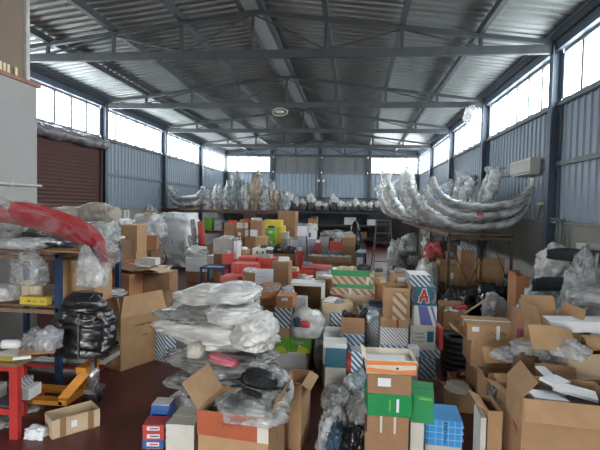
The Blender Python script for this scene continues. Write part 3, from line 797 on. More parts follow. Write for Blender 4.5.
# back rack
rack('long dark rack against the back wall with wrapped parts on top', -8.1, 2.0, [28.5, 29.5], [.5, 1.3, 2.1], 2.1, mat=STEEL, deckm=STEEL, braces=False, post=.07, deck=True)
bt = [(286, 191, 8), (293, 196, 10), (302, 197, 9), (309, 193, 11), (317, 200, 9), (326, 202, 10), (333, 194, 12), (341, 200, 8), (348, 201, 9), (355, 198, 12), (362, 201, 9), (369, 202, 9), (377, 200, 10), (278, 200, 9)]
for i, (x, y0, w) in enumerate(bt):
    h = at(x, y0, 28.9).z-2.12
    wd = 7.3*28.9/465; P = at(282+((i+1) % 14)*7.35, 205, 28.9)
    t = thing('wrapped_car_part', 'dark car part under white film on the back rack, %s along it' % nth[(i+1) % 14], 'car part', (P.x, 28.95, 2.12), rnd(-.06, .06))
    me = crumple_mesh(wd*.52, .34, h*.29, 300+i, .22, 2, .9, 3, 3.0); me.materials.append(DGR); SOFT.append(link('dark_part', me, t))
    me = crumple_mesh(wd*.54, .36, h*.36, 330+i, .5, 2.2, .75, 4, 1.6, fold=(1.3, 1, .7)); me.materials.append(FILMW); SOFT.append(link('film_cover', me, t, (0, 0, h*.30)))
for i, (x, z, w, h, m) in enumerate([(350, 1.32, .7, .45, OFF), (371, 1.32, .5, .35, WHT), (330, .52, .6, .4, GRB), (250, 1.32, .8, .5, CBD), (305, .52, .7, .5, CBD), (362, .52, .6, .35, CBB)]):
    carton('%s on the back rack' % ['wide off-white box', 'small white box', 'grey box on the lowest level', 'wide dark carton', 'dark carton on the lowest level', 'brown carton on the lowest level'][i], (at(x, 225, 29).x, 29.0, z), (w, .5, h), 0, m, detail=False)
# wooden stepladder
p = gnd(383, 268); p.z = 0
t = thing('step_ladder', 'old wooden stepladder standing open near the back', 'ladder', (p.x, 18.6, 0), .1)
hh = 1.9
for s in (-1, 1):
    MB().bar((s*.40, -.1, 0), (s*.28, .25, hh), .06, .035).build('front_rail', WOOD, t); MB().bar((s*.36, .85, 0), (s*.26, .32, hh-.1), .045, .03).build('rear_leg', WOOD, t)
for i in range(5):
    q = (i+.8)/5.2; MB().box((0, -.1+.35*q, hh*q), (2*(.40-.12*q), .13, .03)).build('tread', WOOD, t)
MB().box((0, .28, hh), (.62, .2, .03)).build('top_step', WOOD, t); MB().box((0, .7, .6), (.66, .03, .05)).build('rear_stretcher', WOOD, t)

# ------------------------------------------------------------------ MIDDLE AND BACK PILES
def scribble(root, w, h, cx, cz, d2, n=2, mat=INK, seed=0):
    rr = random.Random(seed); m = MB()
    for i in range(n):
        x = -w/2
        while x < w/2:
            dx = rr.uniform(.03, .08)*w; z0 = cz+h*(.5-(i+.5)/n)+rr.uniform(-.1, .1)*h/n; z1 = z0+rr.uniform(-.4, .4)*h/n
            m.bar((cx+x, -d2-.004, z0), (cx+x+dx, -d2-.004, z1), .003, .006*max(1, h/.1)*.5); x += dx*rr.choice((1.0, 1.0, 1.6))
    o = m.build('handwriting', mat, root); o['kind'] = 'stuff'; return o
def B(label, mat=CB, **k): k.update(label=label, mat=mat); return k
# brown carton cluster
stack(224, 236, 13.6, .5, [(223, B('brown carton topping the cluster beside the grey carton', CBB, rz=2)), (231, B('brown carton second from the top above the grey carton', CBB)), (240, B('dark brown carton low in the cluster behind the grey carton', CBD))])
stack(236, 244.5, 13.6, .5, [(222, B('small carton with a white label on the brown cluster', CBB, lab=(0, .5, .8, .8, OFF))), (229, B('brown carton with a small cream label in the cluster', CBB, lab=(.0, .45, .35, .3))), (238, B('brown carton with a tiny white label low in the cluster', CBD, lab=(.1, .6, .3, .25)))])
stack(244.5, 249, 13.7, .5, [(222, B('narrow carton fronted by a white label on the cluster', CBB, lab=(0, .5, .8, .8, OFF))), (229, B('narrow carton with a square pale label in the cluster', CBB, lab=(0, .5, .8, .8, OFF))), (237, B('narrow brown carton low in the cluster', CBB))])
stack(249.5, 262, 13.5, .55, [(220.5, B('large brown carton at the end of the cluster', CBB)), (229, B('brown carton with a big white sheet on its front', CBB, lab=(-.15, .55, .6, .75))), (238, B('red-brown carton with a red mark near the white sheet', CBB, lab=(-.25, .5, .1, .2, RED)))])
# yellow and green display
stack(264, 281, 15.2, .5, [(220, B('yellow carton behind the green display packs', YEL, dY=.1)), (231, B('yellow carton low behind the green packs', YEL, dY=.1))])
stack(266, 275, 14.4, .4, [(228, B('bright green pack on the yellow cartons', LIME, lab=(0, .5, .5, .3, OFF))), (236, B('lower bright green pack in front of yellow cartons', LIME, lab=(0, .5, .5, .3, OFF)))])
stack(281, 284.5, 15.0, .4, [(226, B('slim yellow carton beside the yellow display', YEL))])
stack(278, 296, 16.8, .6, [(211, B('brown carton with a dotted band, topmost of its tall stack', CBB, band=(.5, .35, S_TANB))), (219, B('brown carton with a dotted band, second in its tall stack', CBB, band=(.6, .3, S_TANB))), (225, B('plain brown carton low in the tall stack', CBB))])
stack(281, 288, 14.6, .4, [(232, B('small grey-white box near the tall brown stack', OFF)), (239, B('small grey box near the tall brown stack', GRB))])
# white patterned pile
stack(297, 307, 12.2, .45, [(226, B('white box with a blank sheet on the patterned pile', WHT, lab=(0, .5, .85, .8))), (236, B('grey-white patterned box under the white box', S_GREY)), (247, B('grey-white patterned box low in its pile', S_GREY))])
stack(307.5, 316, 12.2, .45, [(231, B('white box with a blue emblem on the patterned pile', WHT, lab=(-.2, .5, .3, .6, BLUE))), (239, B('navy and white patterned box under the blue emblem box', S_NAVY)), (248, B('lower navy and white patterned box of its pile', S_GREY))])
lump('white plastic bag resting on top of the patterned pile', 306, 223, 318, 232, 12.2, .4, BAGW, amp=.25, z=at(311, 231, 12.2).z)
stack(308, 317, 13.3, .4, [(218.5, B('small brown carton behind the white bag', CBB))])
stack(290, 297, 11.8, .4, [(240, B('white patterned box sloping beside the pile', S_GREY, rz=12)), (248, B('lower white patterned box beside the pile', S_GREY))])
stack(315.5, 320.5, 11.8, .4, [(243, B('narrow dark red box standing beside the patterned pile', DRED))])
stack(320, 329, 12.9, .4, [(237, B('grey box behind the bright red box', GRB)), (246, B('lower grey patterned box beside the bright red box', S_GREY))])
stack(332, 344, 13.1, .5, [(239, B('dark carton under the white film bundle', CBD))])
lump('white film bundle lying on a dark carton behind the red box', 332, 231, 344, 240, 13.1, .5, FILM, amp=.3, z=at(338, 239, 13.1).z)
lump('grey film bundle on the grey box beside the white film bundle', 321, 231, 329, 238, 12.9, .4, FILMG, amp=.3, z=at(324.5, 237, 12.9).z)
stack(330, 343.5, 12.2, .45, [(242, B('bright red box among grey boxes', RED)), (250.5, B('grey patterned box under the bright red box', S_GREY))])
stack(343.5, 356, 12.0, .45, [(235, B('pale lidded carton on a stack of brown cartons', CBP)), (238, B('brown carton under the pale lid', CBB)), (246, B('dark brown carton in the stack beside the red box', CBD)), (253, B('brown carton at the foot of the stack beside the red box', CBB))])
lump('black lumpy bag behind the brown stack', 347, 228, 362, 243, 14.2, .7, BAGB, amp=.25, z=0)
lump('dark bag on the floor past the brown stack', 356, 240, 366, 256, 13.2, .6, BAGB, amp=.25, z=0)
stack(356.5, 366, 11.2, .4, [(253, B('dark blue crate with a pale front near the ladder', NAVY, lab=(0, .5, .7, .5, GRB)))])
# between: headlamp-like black parts on a carton
stack(272, 297, 10.9, .5, [(254, B('brown carton with black car parts lying on top', CBB))])
for i, (x0, x1) in enumerate(((271, 283), (283, 297))):
    lump(['black glossy car part on the brown carton, beside the yellow cartons', 'black glossy car part on the brown carton, beside the patterned pile'][i], x0, 246, x1, 255, 10.95, .42, BLK, 'car_part', 'car part', amp=.22, e=2.2)
p = at(299, 262, 10.7)
stack(297, 302.5, 10.5, .3, [(251, B('dark red carton tilted beside the black car parts', DRED, rz=14))])
# long tray
def tray(lab, loc, dim, rz, mat=CBD, detail=True):
    w, d, h = dim; t = carton(lab, loc, (w, d, h), rz, CBD, openf=(None,)*4, name='long_tray', cat='tray')
    for i in range(6): MB().box((w*(-.4+.16*i), -d*.1, h*.85), (w*.12, d*.6, h*.5), Matrix.Rotation(rnd(-.4, .4), 3, 'Z')).build('green_grey_part', pm('green_grey_plastic', (.30, .33, .29), .6), t)
    return t
stack(308, 352, 10.4, .5, [(257, B('long brown tray filled with grey-green parts', CBD, fn=tray)), (263, B('long dark carton under the parts tray', CBD))])
# grey carton and things near it
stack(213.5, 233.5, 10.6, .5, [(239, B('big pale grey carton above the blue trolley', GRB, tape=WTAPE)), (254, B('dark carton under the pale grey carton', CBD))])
stack(233.5, 237.5, 10.5, .45, [(241, B('slim white box against the pale grey carton', WHT))])
stack(238, 247, 10.8, .45, [(250, B('small tan carton beside the slim white box', CB))])
stack(222, 232, 10.0, .35, [(254, B('small red box under the pale grey carton', RED, rz=8))])
stack(207.5, 221, 12.0, .4, [(256, B('off-white carton beside the small red box', OFF, rz=-6)), (263, B('grey carton under the off-white carton', GRB))])
stack(253, 270, 11.2, .45, [(248.5, B('white box with green marks beside the red boxes', WHT, lab=[(-.2, .45, .12, .4, GRN), (.15, .5, .12, .3, GRN)])), (256, B('off-white flat box under the one with green marks', OFF))])
stack(256, 266, 11.9, .4, [(237, B('white topped tan carton above the one with green marks', CB)), (243, B('tan carton with a pale label below the white topped one', CB, lab=(0, .5, .2, .7)))])
stack(266, 272, 11.0, .3, [(250, B('dark box between the green marked box and the carton', DGR))])
# far left floor: wrapped pallet load and upright wrapped cushions
pal = gnd(176, 270)
t = thing('wrapped_pallet', 'tall pallet load wrapped in white sheeting with a vertical strap', 'pallet load', (pal.x-.1, 16.6, 0), -.12)
m = MB(); rows = []
for i in range(28):
    z = .12+1.93*i/27; row = []
    for k in range(48):
        a = 2*math.pi*k/48; c, s_ = math.cos(a), math.sin(a); e_ = .5
        x = .6*math.copysign(abs(c)**e_, c); y = .46*math.copysign(abs(s_)**e_, s_)
        g = 1.02+.14*noise.noise(Vector((x*2.5, y*2.5, z*1.3)))+.13*(1-2*abs(noise.noise(Vector((x*3+z*2.4, y*3, z*1.5)))))+.03*(1-2*abs(noise.noise(Vector((x*8-z*5, y*8, z*4)))))
        tp = 1-.04*(i/27)-(.0 if i < 26 else .05); row.append((x*g*tp, y*g*tp, z+(.05*noise.noise(Vector((x*4, y*4, 7))) if i > 22 else 0)))
    rows.append(row)
m.grid(rows, closed_u=True); m.cap(rows[-1], smooth=True); m.build('sheeting', plastic('white_sheeting', (.86, .87, .88), 1, .4, 2.0, .5), t)
for i in range(3): MB().box((0, -.4+.4*i, .06), (1.1, .12, .1)).build('pallet_runner', WOOD, t)
MB().box((.0, -.49, 1.07), (.035, .012, 1.9)).build('strap', GRB, t)
lump('grey film lump in front of the white pallet load', 158, 252, 172, 268, 15.4, .6, FILMG, amp=.25)
for i, (x, y0, y1, mt, lb, w) in enumerate([(195.5, 220, 247, FILMG, 'grey padded roll leaning beside the white pallet load', 6), (203, 222, 248, pm('red_fabric', (.42, .05, .045), .6), 'red padded roll leaning beside the grey roll', 7), (192, 236, 250, FILMG, 'short grey padded roll beside the white pallet load', 5)]):
    Y = 14.9-.2*i; a = at(x, y1, Y); b = at(x-3, y0, Y+.3); m = MB(); r = w*Y/930; a.z += r*.75
    n = 12; pts = [a.lerp(b, j/n) for j in range(n+1)]
    m.tube(pts, [r*(.55+.45*math.sin(math.pi*(j+1)/(n+2))**.4) for j in range(n+1)], 12); tag(m.build('padded_roll', mt), lb, 'roll')
stack(186, 207, 13.6, .6, [(258, B('white carton carrying crumpled grey film', WHT, tape=WTAPE))])
stack(186, 209, 14.7, .5, [(247, B('dark carton under the leaning rolls', CBD))])
lump('crumpled grey film on the white carton', 187, 246, 206, 260, 13.65, .5, FILM, amp=.35, freq=3.6)
# blue trolley
q0, q1 = at(201, 267, 9.4), at(223, 267, 9.4)
t = thing('blue_trolley', 'blue metal trolley frame with a perforated top panel', 'trolley', ((q0.x+q1.x)/2, 9.65, 0)); w = q1.x-q0.x; zt2 = q0.z
for sx in (-1, 1):
    for sy in (-1, 1): MB().box((sx*w/2, sy*.25, zt2/2), (.04, .04, zt2)).build('post', BLUP, t)
for sy in (-1, 1):
    for z in (.15, zt2-.02): MB().box((0, sy*.25, z), (w, .03, .04)).build('rail', BLUP, t)
for sx in (-1, 1):
    for z in (.15, zt2-.02): MB().box((sx*w/2, 0, z), (.03, .5, .04)).build('rail', BLUP, t)
MB().box((0, 0, zt2-.03), (w-.04, .48, .015)).build('perforated_panel', stripes('perforated_print', (.05, .10, .2), (.35, .42, .5), .035, .5, 1, 0), t)
MB().box((0, 0, .16), (w-.04, .48, .015)).build('lower_shelf', BLUP, t)
carton('grey carton on the lower shelf of the blue trolley', ((q0.x+q1.x)/2, 9.65, .17), (.30, .38, .5), .05, GRB, detail=False)

# red boxes
stack(231.5, 257, 8.6, .45, [(264, B('big bright red box with a grid print beside the handwritten sheet', S_RED, top=PNK)), (281, B('red grid box under the big bright red one', S_RED))])  # pink top paints in the light falling from above
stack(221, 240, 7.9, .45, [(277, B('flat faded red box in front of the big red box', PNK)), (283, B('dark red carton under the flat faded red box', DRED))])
stack(238.5, 257, 9.4, .5, [(257.5, B('red box with a pale pink lid behind the big red box', S_RED, top=PNK)), (266, B('red box low behind the big red box', RED))])  # top of the same red box, coloured paler as if lit
stack(257, 275, 9.3, .45, [(258.5, B('red box with a pale lid behind the handwritten sheet', S_RED, top=PNK)), (268, B('red box low behind the handwritten sheet', RED))])  # paler top is light put into the colour, not a separate lid
stack(242, 253.5, 7.75, .35, [(273, B('small brown carton between the red boxes and the sheet', CBB, rz=14))])
out = stack(253.5, 271.5, 7.9, .3, [(276, B('brown carton holding up the handwritten sheet', CBB))])
p = at(262, 286, 7.72)
t = thing('paper_sheet', 'white sheet of paper with blue handwriting propped on boxes', 'paper', (p.x, 7.82, p.z), .04, rot=(-.15, 0, .04))
MB().box((0, 0, .15), (.34, .004, .26)).build('sheet', PAP, t); scribble(t, .2, .12, -.02, .17, .004, 2, BINK, 4)
stack(272.5, 290, 8.0, .42, [(262, B('tall brown carton standing beside the handwritten sheet', CBB, tape=TAPE)), (294, B('brown carton under the tall one', CBD))])
stack(288, 299.5, 8.5, .4, [(272, B('red box with white print beside the tall brown carton', RED, text=('#4', 0, .5, .6, .3, PAP))), (286, B('red box below the one with white print', DRED))])
stack(302, 316, 8.9, .4, [(269, B('dark red grid-printed box beside the white boxes', S_RED)), (280, B('dark red box under the grid-printed one', DRED))])
stack(316.3, 332, 8.9, .4, [(272, B('white box under the long pink lid', WHT, lab=[(-.3, .4, .1, .2, INK), (.2, .5, .12, .2, INK)])), (280, B('white box low beside the dark red box', OFF))])
carton('long faded pink lid lying across red and white boxes', (at(317, 268, 9.1).x, 9.1, at(317, 269, 8.9).z+.003), (.58, .32, .045), 0, PNK, detail=False, name='box_lid')
stack(299, 315, 8.3, .3, [(280, B('white and blue flat box above the open white carton', WHT, lab=(0, .4, .8, .35, BLUE))), (286, B('grey box under the white and blue flat box', GRB))])
stack(316, 344, 8.0, .42, [(279.5, B('tan carton with a vertical white tape beside the green trays', CB, lab=(-.22, .5, .08, 1, WTAPE))), (290, B('brown carton under the white taped tan one', CBB))])
# green trays and long boxes
def greentray(lab, loc, dim, rz, mat=GRN, detail=True):
    w, d, h = dim; t = carton(lab, loc, (w, d, h), rz, GRN, openf=(None, None, None, None), inside=WHT, name='green_tray', cat='tray')
    MB().box((0, 0, h*.5), (w*.97, d*.95, h*.8)).build('white_liner', WHT, t)
    for i in range(9):
        me = crumple_mesh(.05, .04, .03, 40+i, .2, 2, res=2); me.materials.append(pm('amber_part', (.55, .40, .20), .5)); link('amber_part', me, t, (w*(-.28+.07*i), rnd(-.1, .05), h*.92))
    me = crumple_mesh(.10, .09, .06, 66, .3, 2, res=3); me.materials.append(BLK); link('black_part', me, t, (w*.36, -.06, h*.92)); return t
stack(333, 375, 7.3, .45, [(270.5, B('green tray with amber and black parts on top of the long boxes', GRN, fn=greentray, x=(332, 371))), (276.5, B('long tan box with brown diagonal bars under the green tray', S_TAN, top=CBP, lab=(.36, .5, .06, 1, WTAPE))), (284.5, B('long flat green box between the diagonal barred boxes', GRN, x=(338, 376))), (288.5, B('long tan box with brown diagonal bars under the flat green box', S_TAN, top=CBP, lab=(-.05, .5, .06, 1, WTAPE), x=(332, 378))), (295, B('long tan box with red triangles below the barred boxes', S_TRED, top=CBP)), (303, B('pale long box under the red triangle box', CBP))])
stack(377, 388, 7.6, .4, [(284, B('orange-brown carton standing beside the long barred boxes', CBO, rz=6))])
stack(375, 384, 8.2, .35, [(273, B('pale tan carton behind the long barred boxes', CBP)), (281, B('pale carton under the tan one behind the barred boxes', CBP))])
stack(320.5, 352, 6.75, .38, [(304, B('pale flattened carton lying under the long boxes', CBP, dep=.42, x=(322, 354), rz=7)), (313, B('off-white carton beside the navy striped box', OFF, x=(320, 333), rz=-5, ybot=335))])
stack(333.5, 344.5, 6.6, .36, [(313, B('navy striped box beside the open carton with black parts', S_NAVY)), (331, B('grey carton below the navy striped box', GRB))])
stack(326, 344, 6.15, .4, [(334, B('white box with a faint stripe behind the tall dark blue box', WHT))])
# open carton with black parts on blue striped box
o = stack(343.5, 368, 6.05, .36, [(318, B('open brown carton with black car parts sticking out', CBB, openf=(-75, None, None, None), fl=.07)), (334, B('blue striped box under the open carton of black parts', S_BLUE)), (347.5, B('blue striped box below another blue striped one', S_BLUE, x=(351, 364)))])
z = at(355, 318, 6.05).z; dq = SDY[0]
for i, (x, dx, dz, r1, s) in enumerate([(357, .0, .0, .5, .13), (350, -.03, -.02, -.5, .10), (362, .02, -.01, .2, .09)]):
    me = crumple_mesh(.045, .05, s, 70+i, .15, 2, flat=.9, res=3); me.materials.append(BLK)
    tag(link('door_mirror', me, None, (at(x, 318, 6.2).x, 6.2+dq+.04*i, z-.10), (.2, r1, 0)), ['large glossy black mirror part standing in the open carton', 'black mirror part leaning left in the open carton', 'small black mirror part at the edge of the open carton'][i], 'car part')
# grey striped with bag
stack(364, 385, 6.15, .36, [(318, B('grey striped open carton with a teal bag spilling out', S_GREY, openf=(None, 30, None, 60), fl=.1)), (340, B('grey striped box under the open striped carton', S_GREY)), (361, B('blue striped box low in the striped stack', S_BLUE))])
lump('pale teal plastic bag spilling from the grey striped carton', 362, 304, 382, 322, 6.18, .3, plastic('teal_film', (.33, .43, .47), .9), amp=.3, freq=3)
lump('dark navy cloth lying on the teal bag', 368, 301, 386, 309, 6.25, .26, pm('navy_cloth', (.025, .03, .06), .7), 'navy_cloth', 'cloth', amp=.3, z=at(374, 307, 6.3).z)
# open tall carton column
stack(383, 412, 6.15, .42, [(288, B('tall open tan carton with striped flaps folded out', CB, openf=((-86, .2), (80, .05), None, None), fl=.22, x=(386, 413))), (318, B('tan carton with a red strip under the tall open carton', CB, lab=(.1, .5, .08, .95, DRED))), (328, B('white box with thin diagonal lines under tan cartons', S_PIN)), (345, B('teal and white box under the thinly lined white box', S_BLUE)), (355, B('grey striped box low behind the orange tray', S_GREY))])
DQ = SDY[0]
o = carton('brown carton panel with thin diagonal lines hanging open', (at(399, 300, 6.03).x, 6.15+DQ-.075, at(399, 318, 6.0).z), (.17, .03, .34), 0, S_TAN, detail=False, name='carton_panel')
stack(393.5, 410, 6.75, .4, [(274, B('brown carton with a white label on its front, beside the striped box', CB, lab=(.05, .5, .5, .55), tape=TAPE)), (289, B('brown carton hidden behind the tall open carton', CBB))])
# logo column
def logo(t, w, d, h):
    for mt, s, dy in ((PAP, 1.12, .004), (RED, 1.0, .007)):
        m = MB(); k = h*.42*s; wd = h*.13*(1.5 if mt is PAP else 1)
        m.bar((-.42*k, -d/2-dy, -k*.8), (.1*k, -d/2-dy, k*.8), .004, wd, up=(1, 0, 0)); m.bar((.52*k, -d/2-dy, -k*.8), (.1*k, -d/2-dy, k*.8), .004, wd, up=(1, 0, 0)); m.bar((-.5*k, -d/2-dy, -k*.25), (.6*k, -d/2-dy, -k*.1), .004, wd, up=(0, 0, 1))
        for sg in (-1, 1):
            pts = [(sg*k*(1.25-.45*(1-math.cos(a))), -d/2-dy, k*.85*math.sin(a)) for a in [(-1.1+2.2*i/8) for i in range(9)]]
            for a, b in zip(pts, pts[1:]): m.bar(a, b, .004, wd, up=(0, 1, 0))
        m.build('logo_outline' if mt is PAP else 'logo', mt, t, (0, 0, h*.52))
o = stack(412, 441, 6.35, .45, [(275, B('navy and white striped box on top of the teal logo box', S_NAVY, x=(411, 432), top=WHT)), (287, B('teal box with a red letter A between red brackets', TEAL, x=(412, 439))), (306, B('white and violet printed carton under the teal logo box', WHT, x=(418, 441))), (326, B('white carton with handwriting and a dark blue label', OFF, x=(413, 439), tape=WTAPE, lab=(.30, .55, .26, .45, TEAL))), (350, B('white and blue flat box under the handwritten white carton', S_BLUE, x=(413, 445), rz=0)), (358, B('blue striped box low under the handwritten white carton', S_BLUE, x=(424, 440))), (379, B('tan carton at the foot of the handwritten white carton stack', CB, x=(422, 444)))])
LDY = SDY[0]
logo(o[1], .37, .45*.97, at(425, 287, 6.35).z-at(425, 306, 6.35).z)
h3 = at(425, 326, 6.35).z-at(425, 350, 6.35).z; scribble(o[3], .16, .16, -.06, h3*.5, .22, 3, INK, 9)
hp = at(430, 306, 6.35).z-at(430, 326, 6.35).z; m = MB(); m.quad([(-.10, -.222, hp*.98), (.02, -.222, hp*.98), (.10, -.222, .01), (-.06, -.222, .01)]); m.quad([(.06, -.222, hp*.98), (.09, -.222, hp*.98), (.155, -.222, .1*hp), (.145, -.222, .01)]); m.build('violet_print', PURP, o[2])
zr = o[4].location.z+(at(425, 350, 6.35+LDY).z-at(425, 358, 6.35+LDY).z)
carton('slim red box against the handwritten white carton', (at(442, 340, 6.35+LDY).x, 6.56+LDY, zr), (.05, .3, at(442, 328, 6.4).z-zr), 0, RED, detail=False)
stack(413, 424, 6.1, .22, [(349, B('white box edge in front of the blue flat box', WHT)), (357, B('grey carton under the white box edge', GRB))])

# ------------------------------------------------------------------ CENTRE FOREGROUND
# stack with the orange tray
def orangetray(lab, loc, dim, rz, mat=None, detail=True):
    w, d, h = dim; t = carton(lab, loc, (w, d, h), rz, pm('cream_print', (.70, .62, .50), .55), openf=(None, -60, None, 40), fl=.05, name='orange_tray', cat='tray')
    m = MB()
    m.quad([(-w*.5, -d/2-.003, h*.95), (w*.5, -d/2-.003, h*.95), (w*.5, -d/2-.003, h*.72), (-w*.5, -d/2-.003, h*.62)])
    m.quad([(-w*.5, -d/2-.003, h*.45), (w*.12, -d/2-.003, h*.28), (w*.5, -d/2-.003, h*.42), (w*.5, -d/2-.003, h*.05), (-w*.5, -d/2-.003, h*.12)])
    m.build('orange_print', ORNG, t); MB().box((w*.12, -d/2-.004, h*.45), (w*.05, .004, h*.15)).build('dark_mark', INK, t)
    MB().box((0, 0, h*.5), (w*.95, d*.9, .012)).build('liner', WHT, t); return t
stack(372, 417, 3.85, .36, [(361, B('open orange and cream printed tray on top of the green box stack', None, fn=orangetray, x=(369, 421))), (375, B('brown carton with a white label under the orange tray', CBB, lab=(-.12, .6, .3, .42))), (395, B('bright green box under the white-labelled brown carton', GRN, x=(371, 417), lab=[(.18, .5, .06, .6), (.0, .5, .04, .5, LIME)])), (417, B('brown carton with two pale straps under the green box', CBB, straps=2, x=(373, 416))), (434, B('brown carton at the foot of the green box stack', CBB, x=(371, 416)))])
stack(418, 443, 3.95, .34, [(396, B('dented green box beside the green box stack', GRN, x=(418, 443), rz=-8, lab=(.15, .88, .5, .08, LIME))), (424, B('pale grey carton under the dented green box', OFF, x=(418, 432)))])
o = stack(433.5, 471.5, 4.2, .36, [(421, B('bright blue box with a white grid print', S_SKY, top=SKYB, rz=-3)), (447, B('cream carton under the bright blue grid box', OFF))])
hz = at(452, 421, 4.2).z-at(452, 447, 4.2).z
for i in range(3): MB().box((0, 0, hz*(.25+.25*i)), (.346, .352, .004)).build('grid_line', pm('pale_blue_line', (.40, .66, .86), .5), o[0])
for i in range(7): MB().box((.013, -.178, hz*.88-i*hz*.12), (.028-.01*(i > 2), .002, hz*.06)).build('printed_text', NAVY, o[0])
# tall dark blue column by the aisle
stack(328, 349.5, 5.55, .3, [(344, B('white box lid on top of the dark blue box by the aisle', WHT, x=(326, 350))), (348.5, B('dark blue box in the narrow stack by the aisle', TEAL)), (368, B('white box with handwriting under the dark blue box', OFF)), (387, B('brown carton with a dark hand hole at the foot of the narrow stack', CBB, lab=(.15, .55, .35, .4, INK)))])  # hand hole is a flat black patch, its shade put into colour
stack(350, 360, 5.62, .28, [(360, B('small red box between the narrow stack and the striped boxes', RED)), (372, B('small green box under the small red box', GRN))])
stack(352, 364, 5.3, .25, [(352, B('slim navy striped box beside the small red box', S_NAVY, x=(355, 367), dY=.0))])
# bag heap on the floor
for (x0, y0, x1, y1, Y, dp, mt, lb, am) in ((322, 388, 352, 412, 4.7, .5, FILMG, 'grey clear bag on the heap beside the aisle', .3), (318, 408, 350, 442, 4.35, .6, FILM, 'clear bag drooping over the heap towards the aisle', .3), (347, 396, 371, 424, 4.4, .42, FILMG, 'crumpled grey bag against the green box stack', .3), (338, 428, 372, 470, 4.05, .6, BAGB, 'black bag at the bottom of the bag heap', .22), (344, 376, 360, 400, 5.0, .3, BAGW, 'white twisted bag end above the bag heap', .35), (326, 425, 346, 470, 4.2, .4, plastic('blue_bag', (.05, .10, .17), .95), 'dark blue bag low in the bag heap', .25), (352, 372, 370, 398, 4.9, .35, plastic('pale_blue_bag', (.34, .40, .46), .9), 'pale blue striped bag behind the bag heap', .3)):
    lump(lb, x0, y0, x1, y1, Y, dp, mt, amp=am*1.05, freq=2.6, z=(0 if y1 > 425 else None), res=5, fold=(1.4, 1, .8), e=2.2)
# green brand boxes stack
o = stack(268, 291, 6.25, .34, [(296, B('orange-brown carton with a white label above the navy striped box', CBO, x=(278, 295), lab=(0, .75, .4, .25))), (308, B('navy striped box above the lime green boxes', S_NAVY, x=(275.5, 292))), (328, B('tan carton between the navy striped box and the lime green box', CB, x=(270, 292))), (337, B('lime green box with white lettering under the tan carton', LIME, rz=0))], base=at(280, 353, 6.25).z)
zv = at(280, 337, 6.25).z-at(280, 352, 6.25).z
def valeo(t, w, d, h):
    text_part('Valeo', h*.42, PAP, t, (-w*.10, -d/2-.004, h*.72), (math.pi/2, 0, 0), width=w*.55)
    m = MB(); m.quad([(w*.16+w*.3*math.cos(a), -d/2-.004, h*.03+h*.42*math.sin(a)) for a in [math.pi*i/12 for i in range(13)]][::-1]); m.build('yellow_arc', pm('lime_yellow', (.66, .70, .05), .5), t)
valeo(o[-1], 23*6.25/465*.98, .34*.97, zv)
o = stack(291, 313.5, 6.25, .34, [(337, B('lime green box with white lettering under the white bag', LIME, lab=(0, .3, .12, .4), rz=0))], base=at(280, 353, 6.25).z)
valeo(o[0], 22.5*6.25/465*.98, .34*.97, zv)
stack(270, 310, 6.25, .34, [(353, B('white carton under the lime green boxes', WHT, tape=WTAPE)), (367, B('white box with dark diagonal stripes under the white carton', S_PIN))])
def redinside(t, w, d, h):
    me = crumple_mesh(.07, .05, .06, 55, .2, 2, res=3); me.materials.append(RED); link('red_item', me, t, (-.02, -d*.42, h*.42))
    me = crumple_mesh(.06, .05, .09, 56, .25, 2, res=3); me.materials.append(NAVY); link('dark_item', me, t, (-.12, -d*.36, h*.42))
lump('white plastic bag with a red and a dark item on the lime green box', 291, 309, 324, 339, 6.2, .32, BAGW, extra=redinside, amp=.2, z=at(300, 337.5, 6.25).z)
lump('grey clear bag hanging beside the lime green boxes', 314, 330, 329, 362, 6.3, .24, FILMG, amp=.3, z=0)
o = stack(297, 308, 6.75, .22, [(298, B('small white box with thin diagonal lines above the white bag', S_PIN)), (312, B('tan carton under the small lined white box', CB))])
# open white carton lying on its side, mouth to the camera
Pc = at(306, 310, 7.15); wq = 34*7.15/465; hq = at(306, 284, 7.15).z-at(306, 332, 7.15).z
stack(290, 323, 7.15, .4, [(332, B('brown carton under the open white carton', CBB))])
t = carton('open white carton lying on its side showing its brown inside', (Pc.x, 7.2+.36, at(306, 332, 7.15).z+hq/2), (wq, hq, .36), 0, CBB, openf=(None, None, None, None), rot=(math.pi/2, 0, .03), name='white_carton')
m = MB()
for (a, b, c, d_) in ((-wq/2, wq/2, hq/2-.04, hq/2), (-wq/2, wq/2, -hq/2, -hq/2+.03), (-wq/2, -wq/2+.03, -hq/2, hq/2), (wq/2-.045, wq/2, -hq/2, hq/2)):
    m.box(((a+b)/2, (c+d_)/2, .366), (b-a, d_-c, .012))
m.box((0, hq/2+.004, .18), (wq+.016, .008, .37)).box((wq/2+.004, 0, .18), (.008, hq, .37)).build('white_rim', WHT, t)
stack(258, 277.5, 7.2, .4, [(291, B('open brown carton with two white labels on the flap', CBO, openf=(-70, None, 30, 20), fl=.12, lab=[(-.2, .8, .25, .4), (.2, .8, .2, .4)])), (305, B('dark brown carton under the carton with two labels', CBD))])
lump('clear film draped over the open brown carton', 256, 284, 280, 293, 7.25, .4, FILMT, 'film_sheet', 'film', amp=.25)
lump('small clear bag beside the open white carton', 282, 286, 294, 298, 7.0, .3, FILM, amp=.3)
stack(280, 294, 6.75, .3, [(294, B('off-white flat box behind the orange-brown carton', OFF, x=(279, 294))), (299, B('grey carton behind the navy striped box', GRB))])
stack(240, 258, 6.9, .3, [(300, B('crumpled white and red carton behind the fender pile', OFF, lab=(-.1, .6, .6, .5, PNK)))])
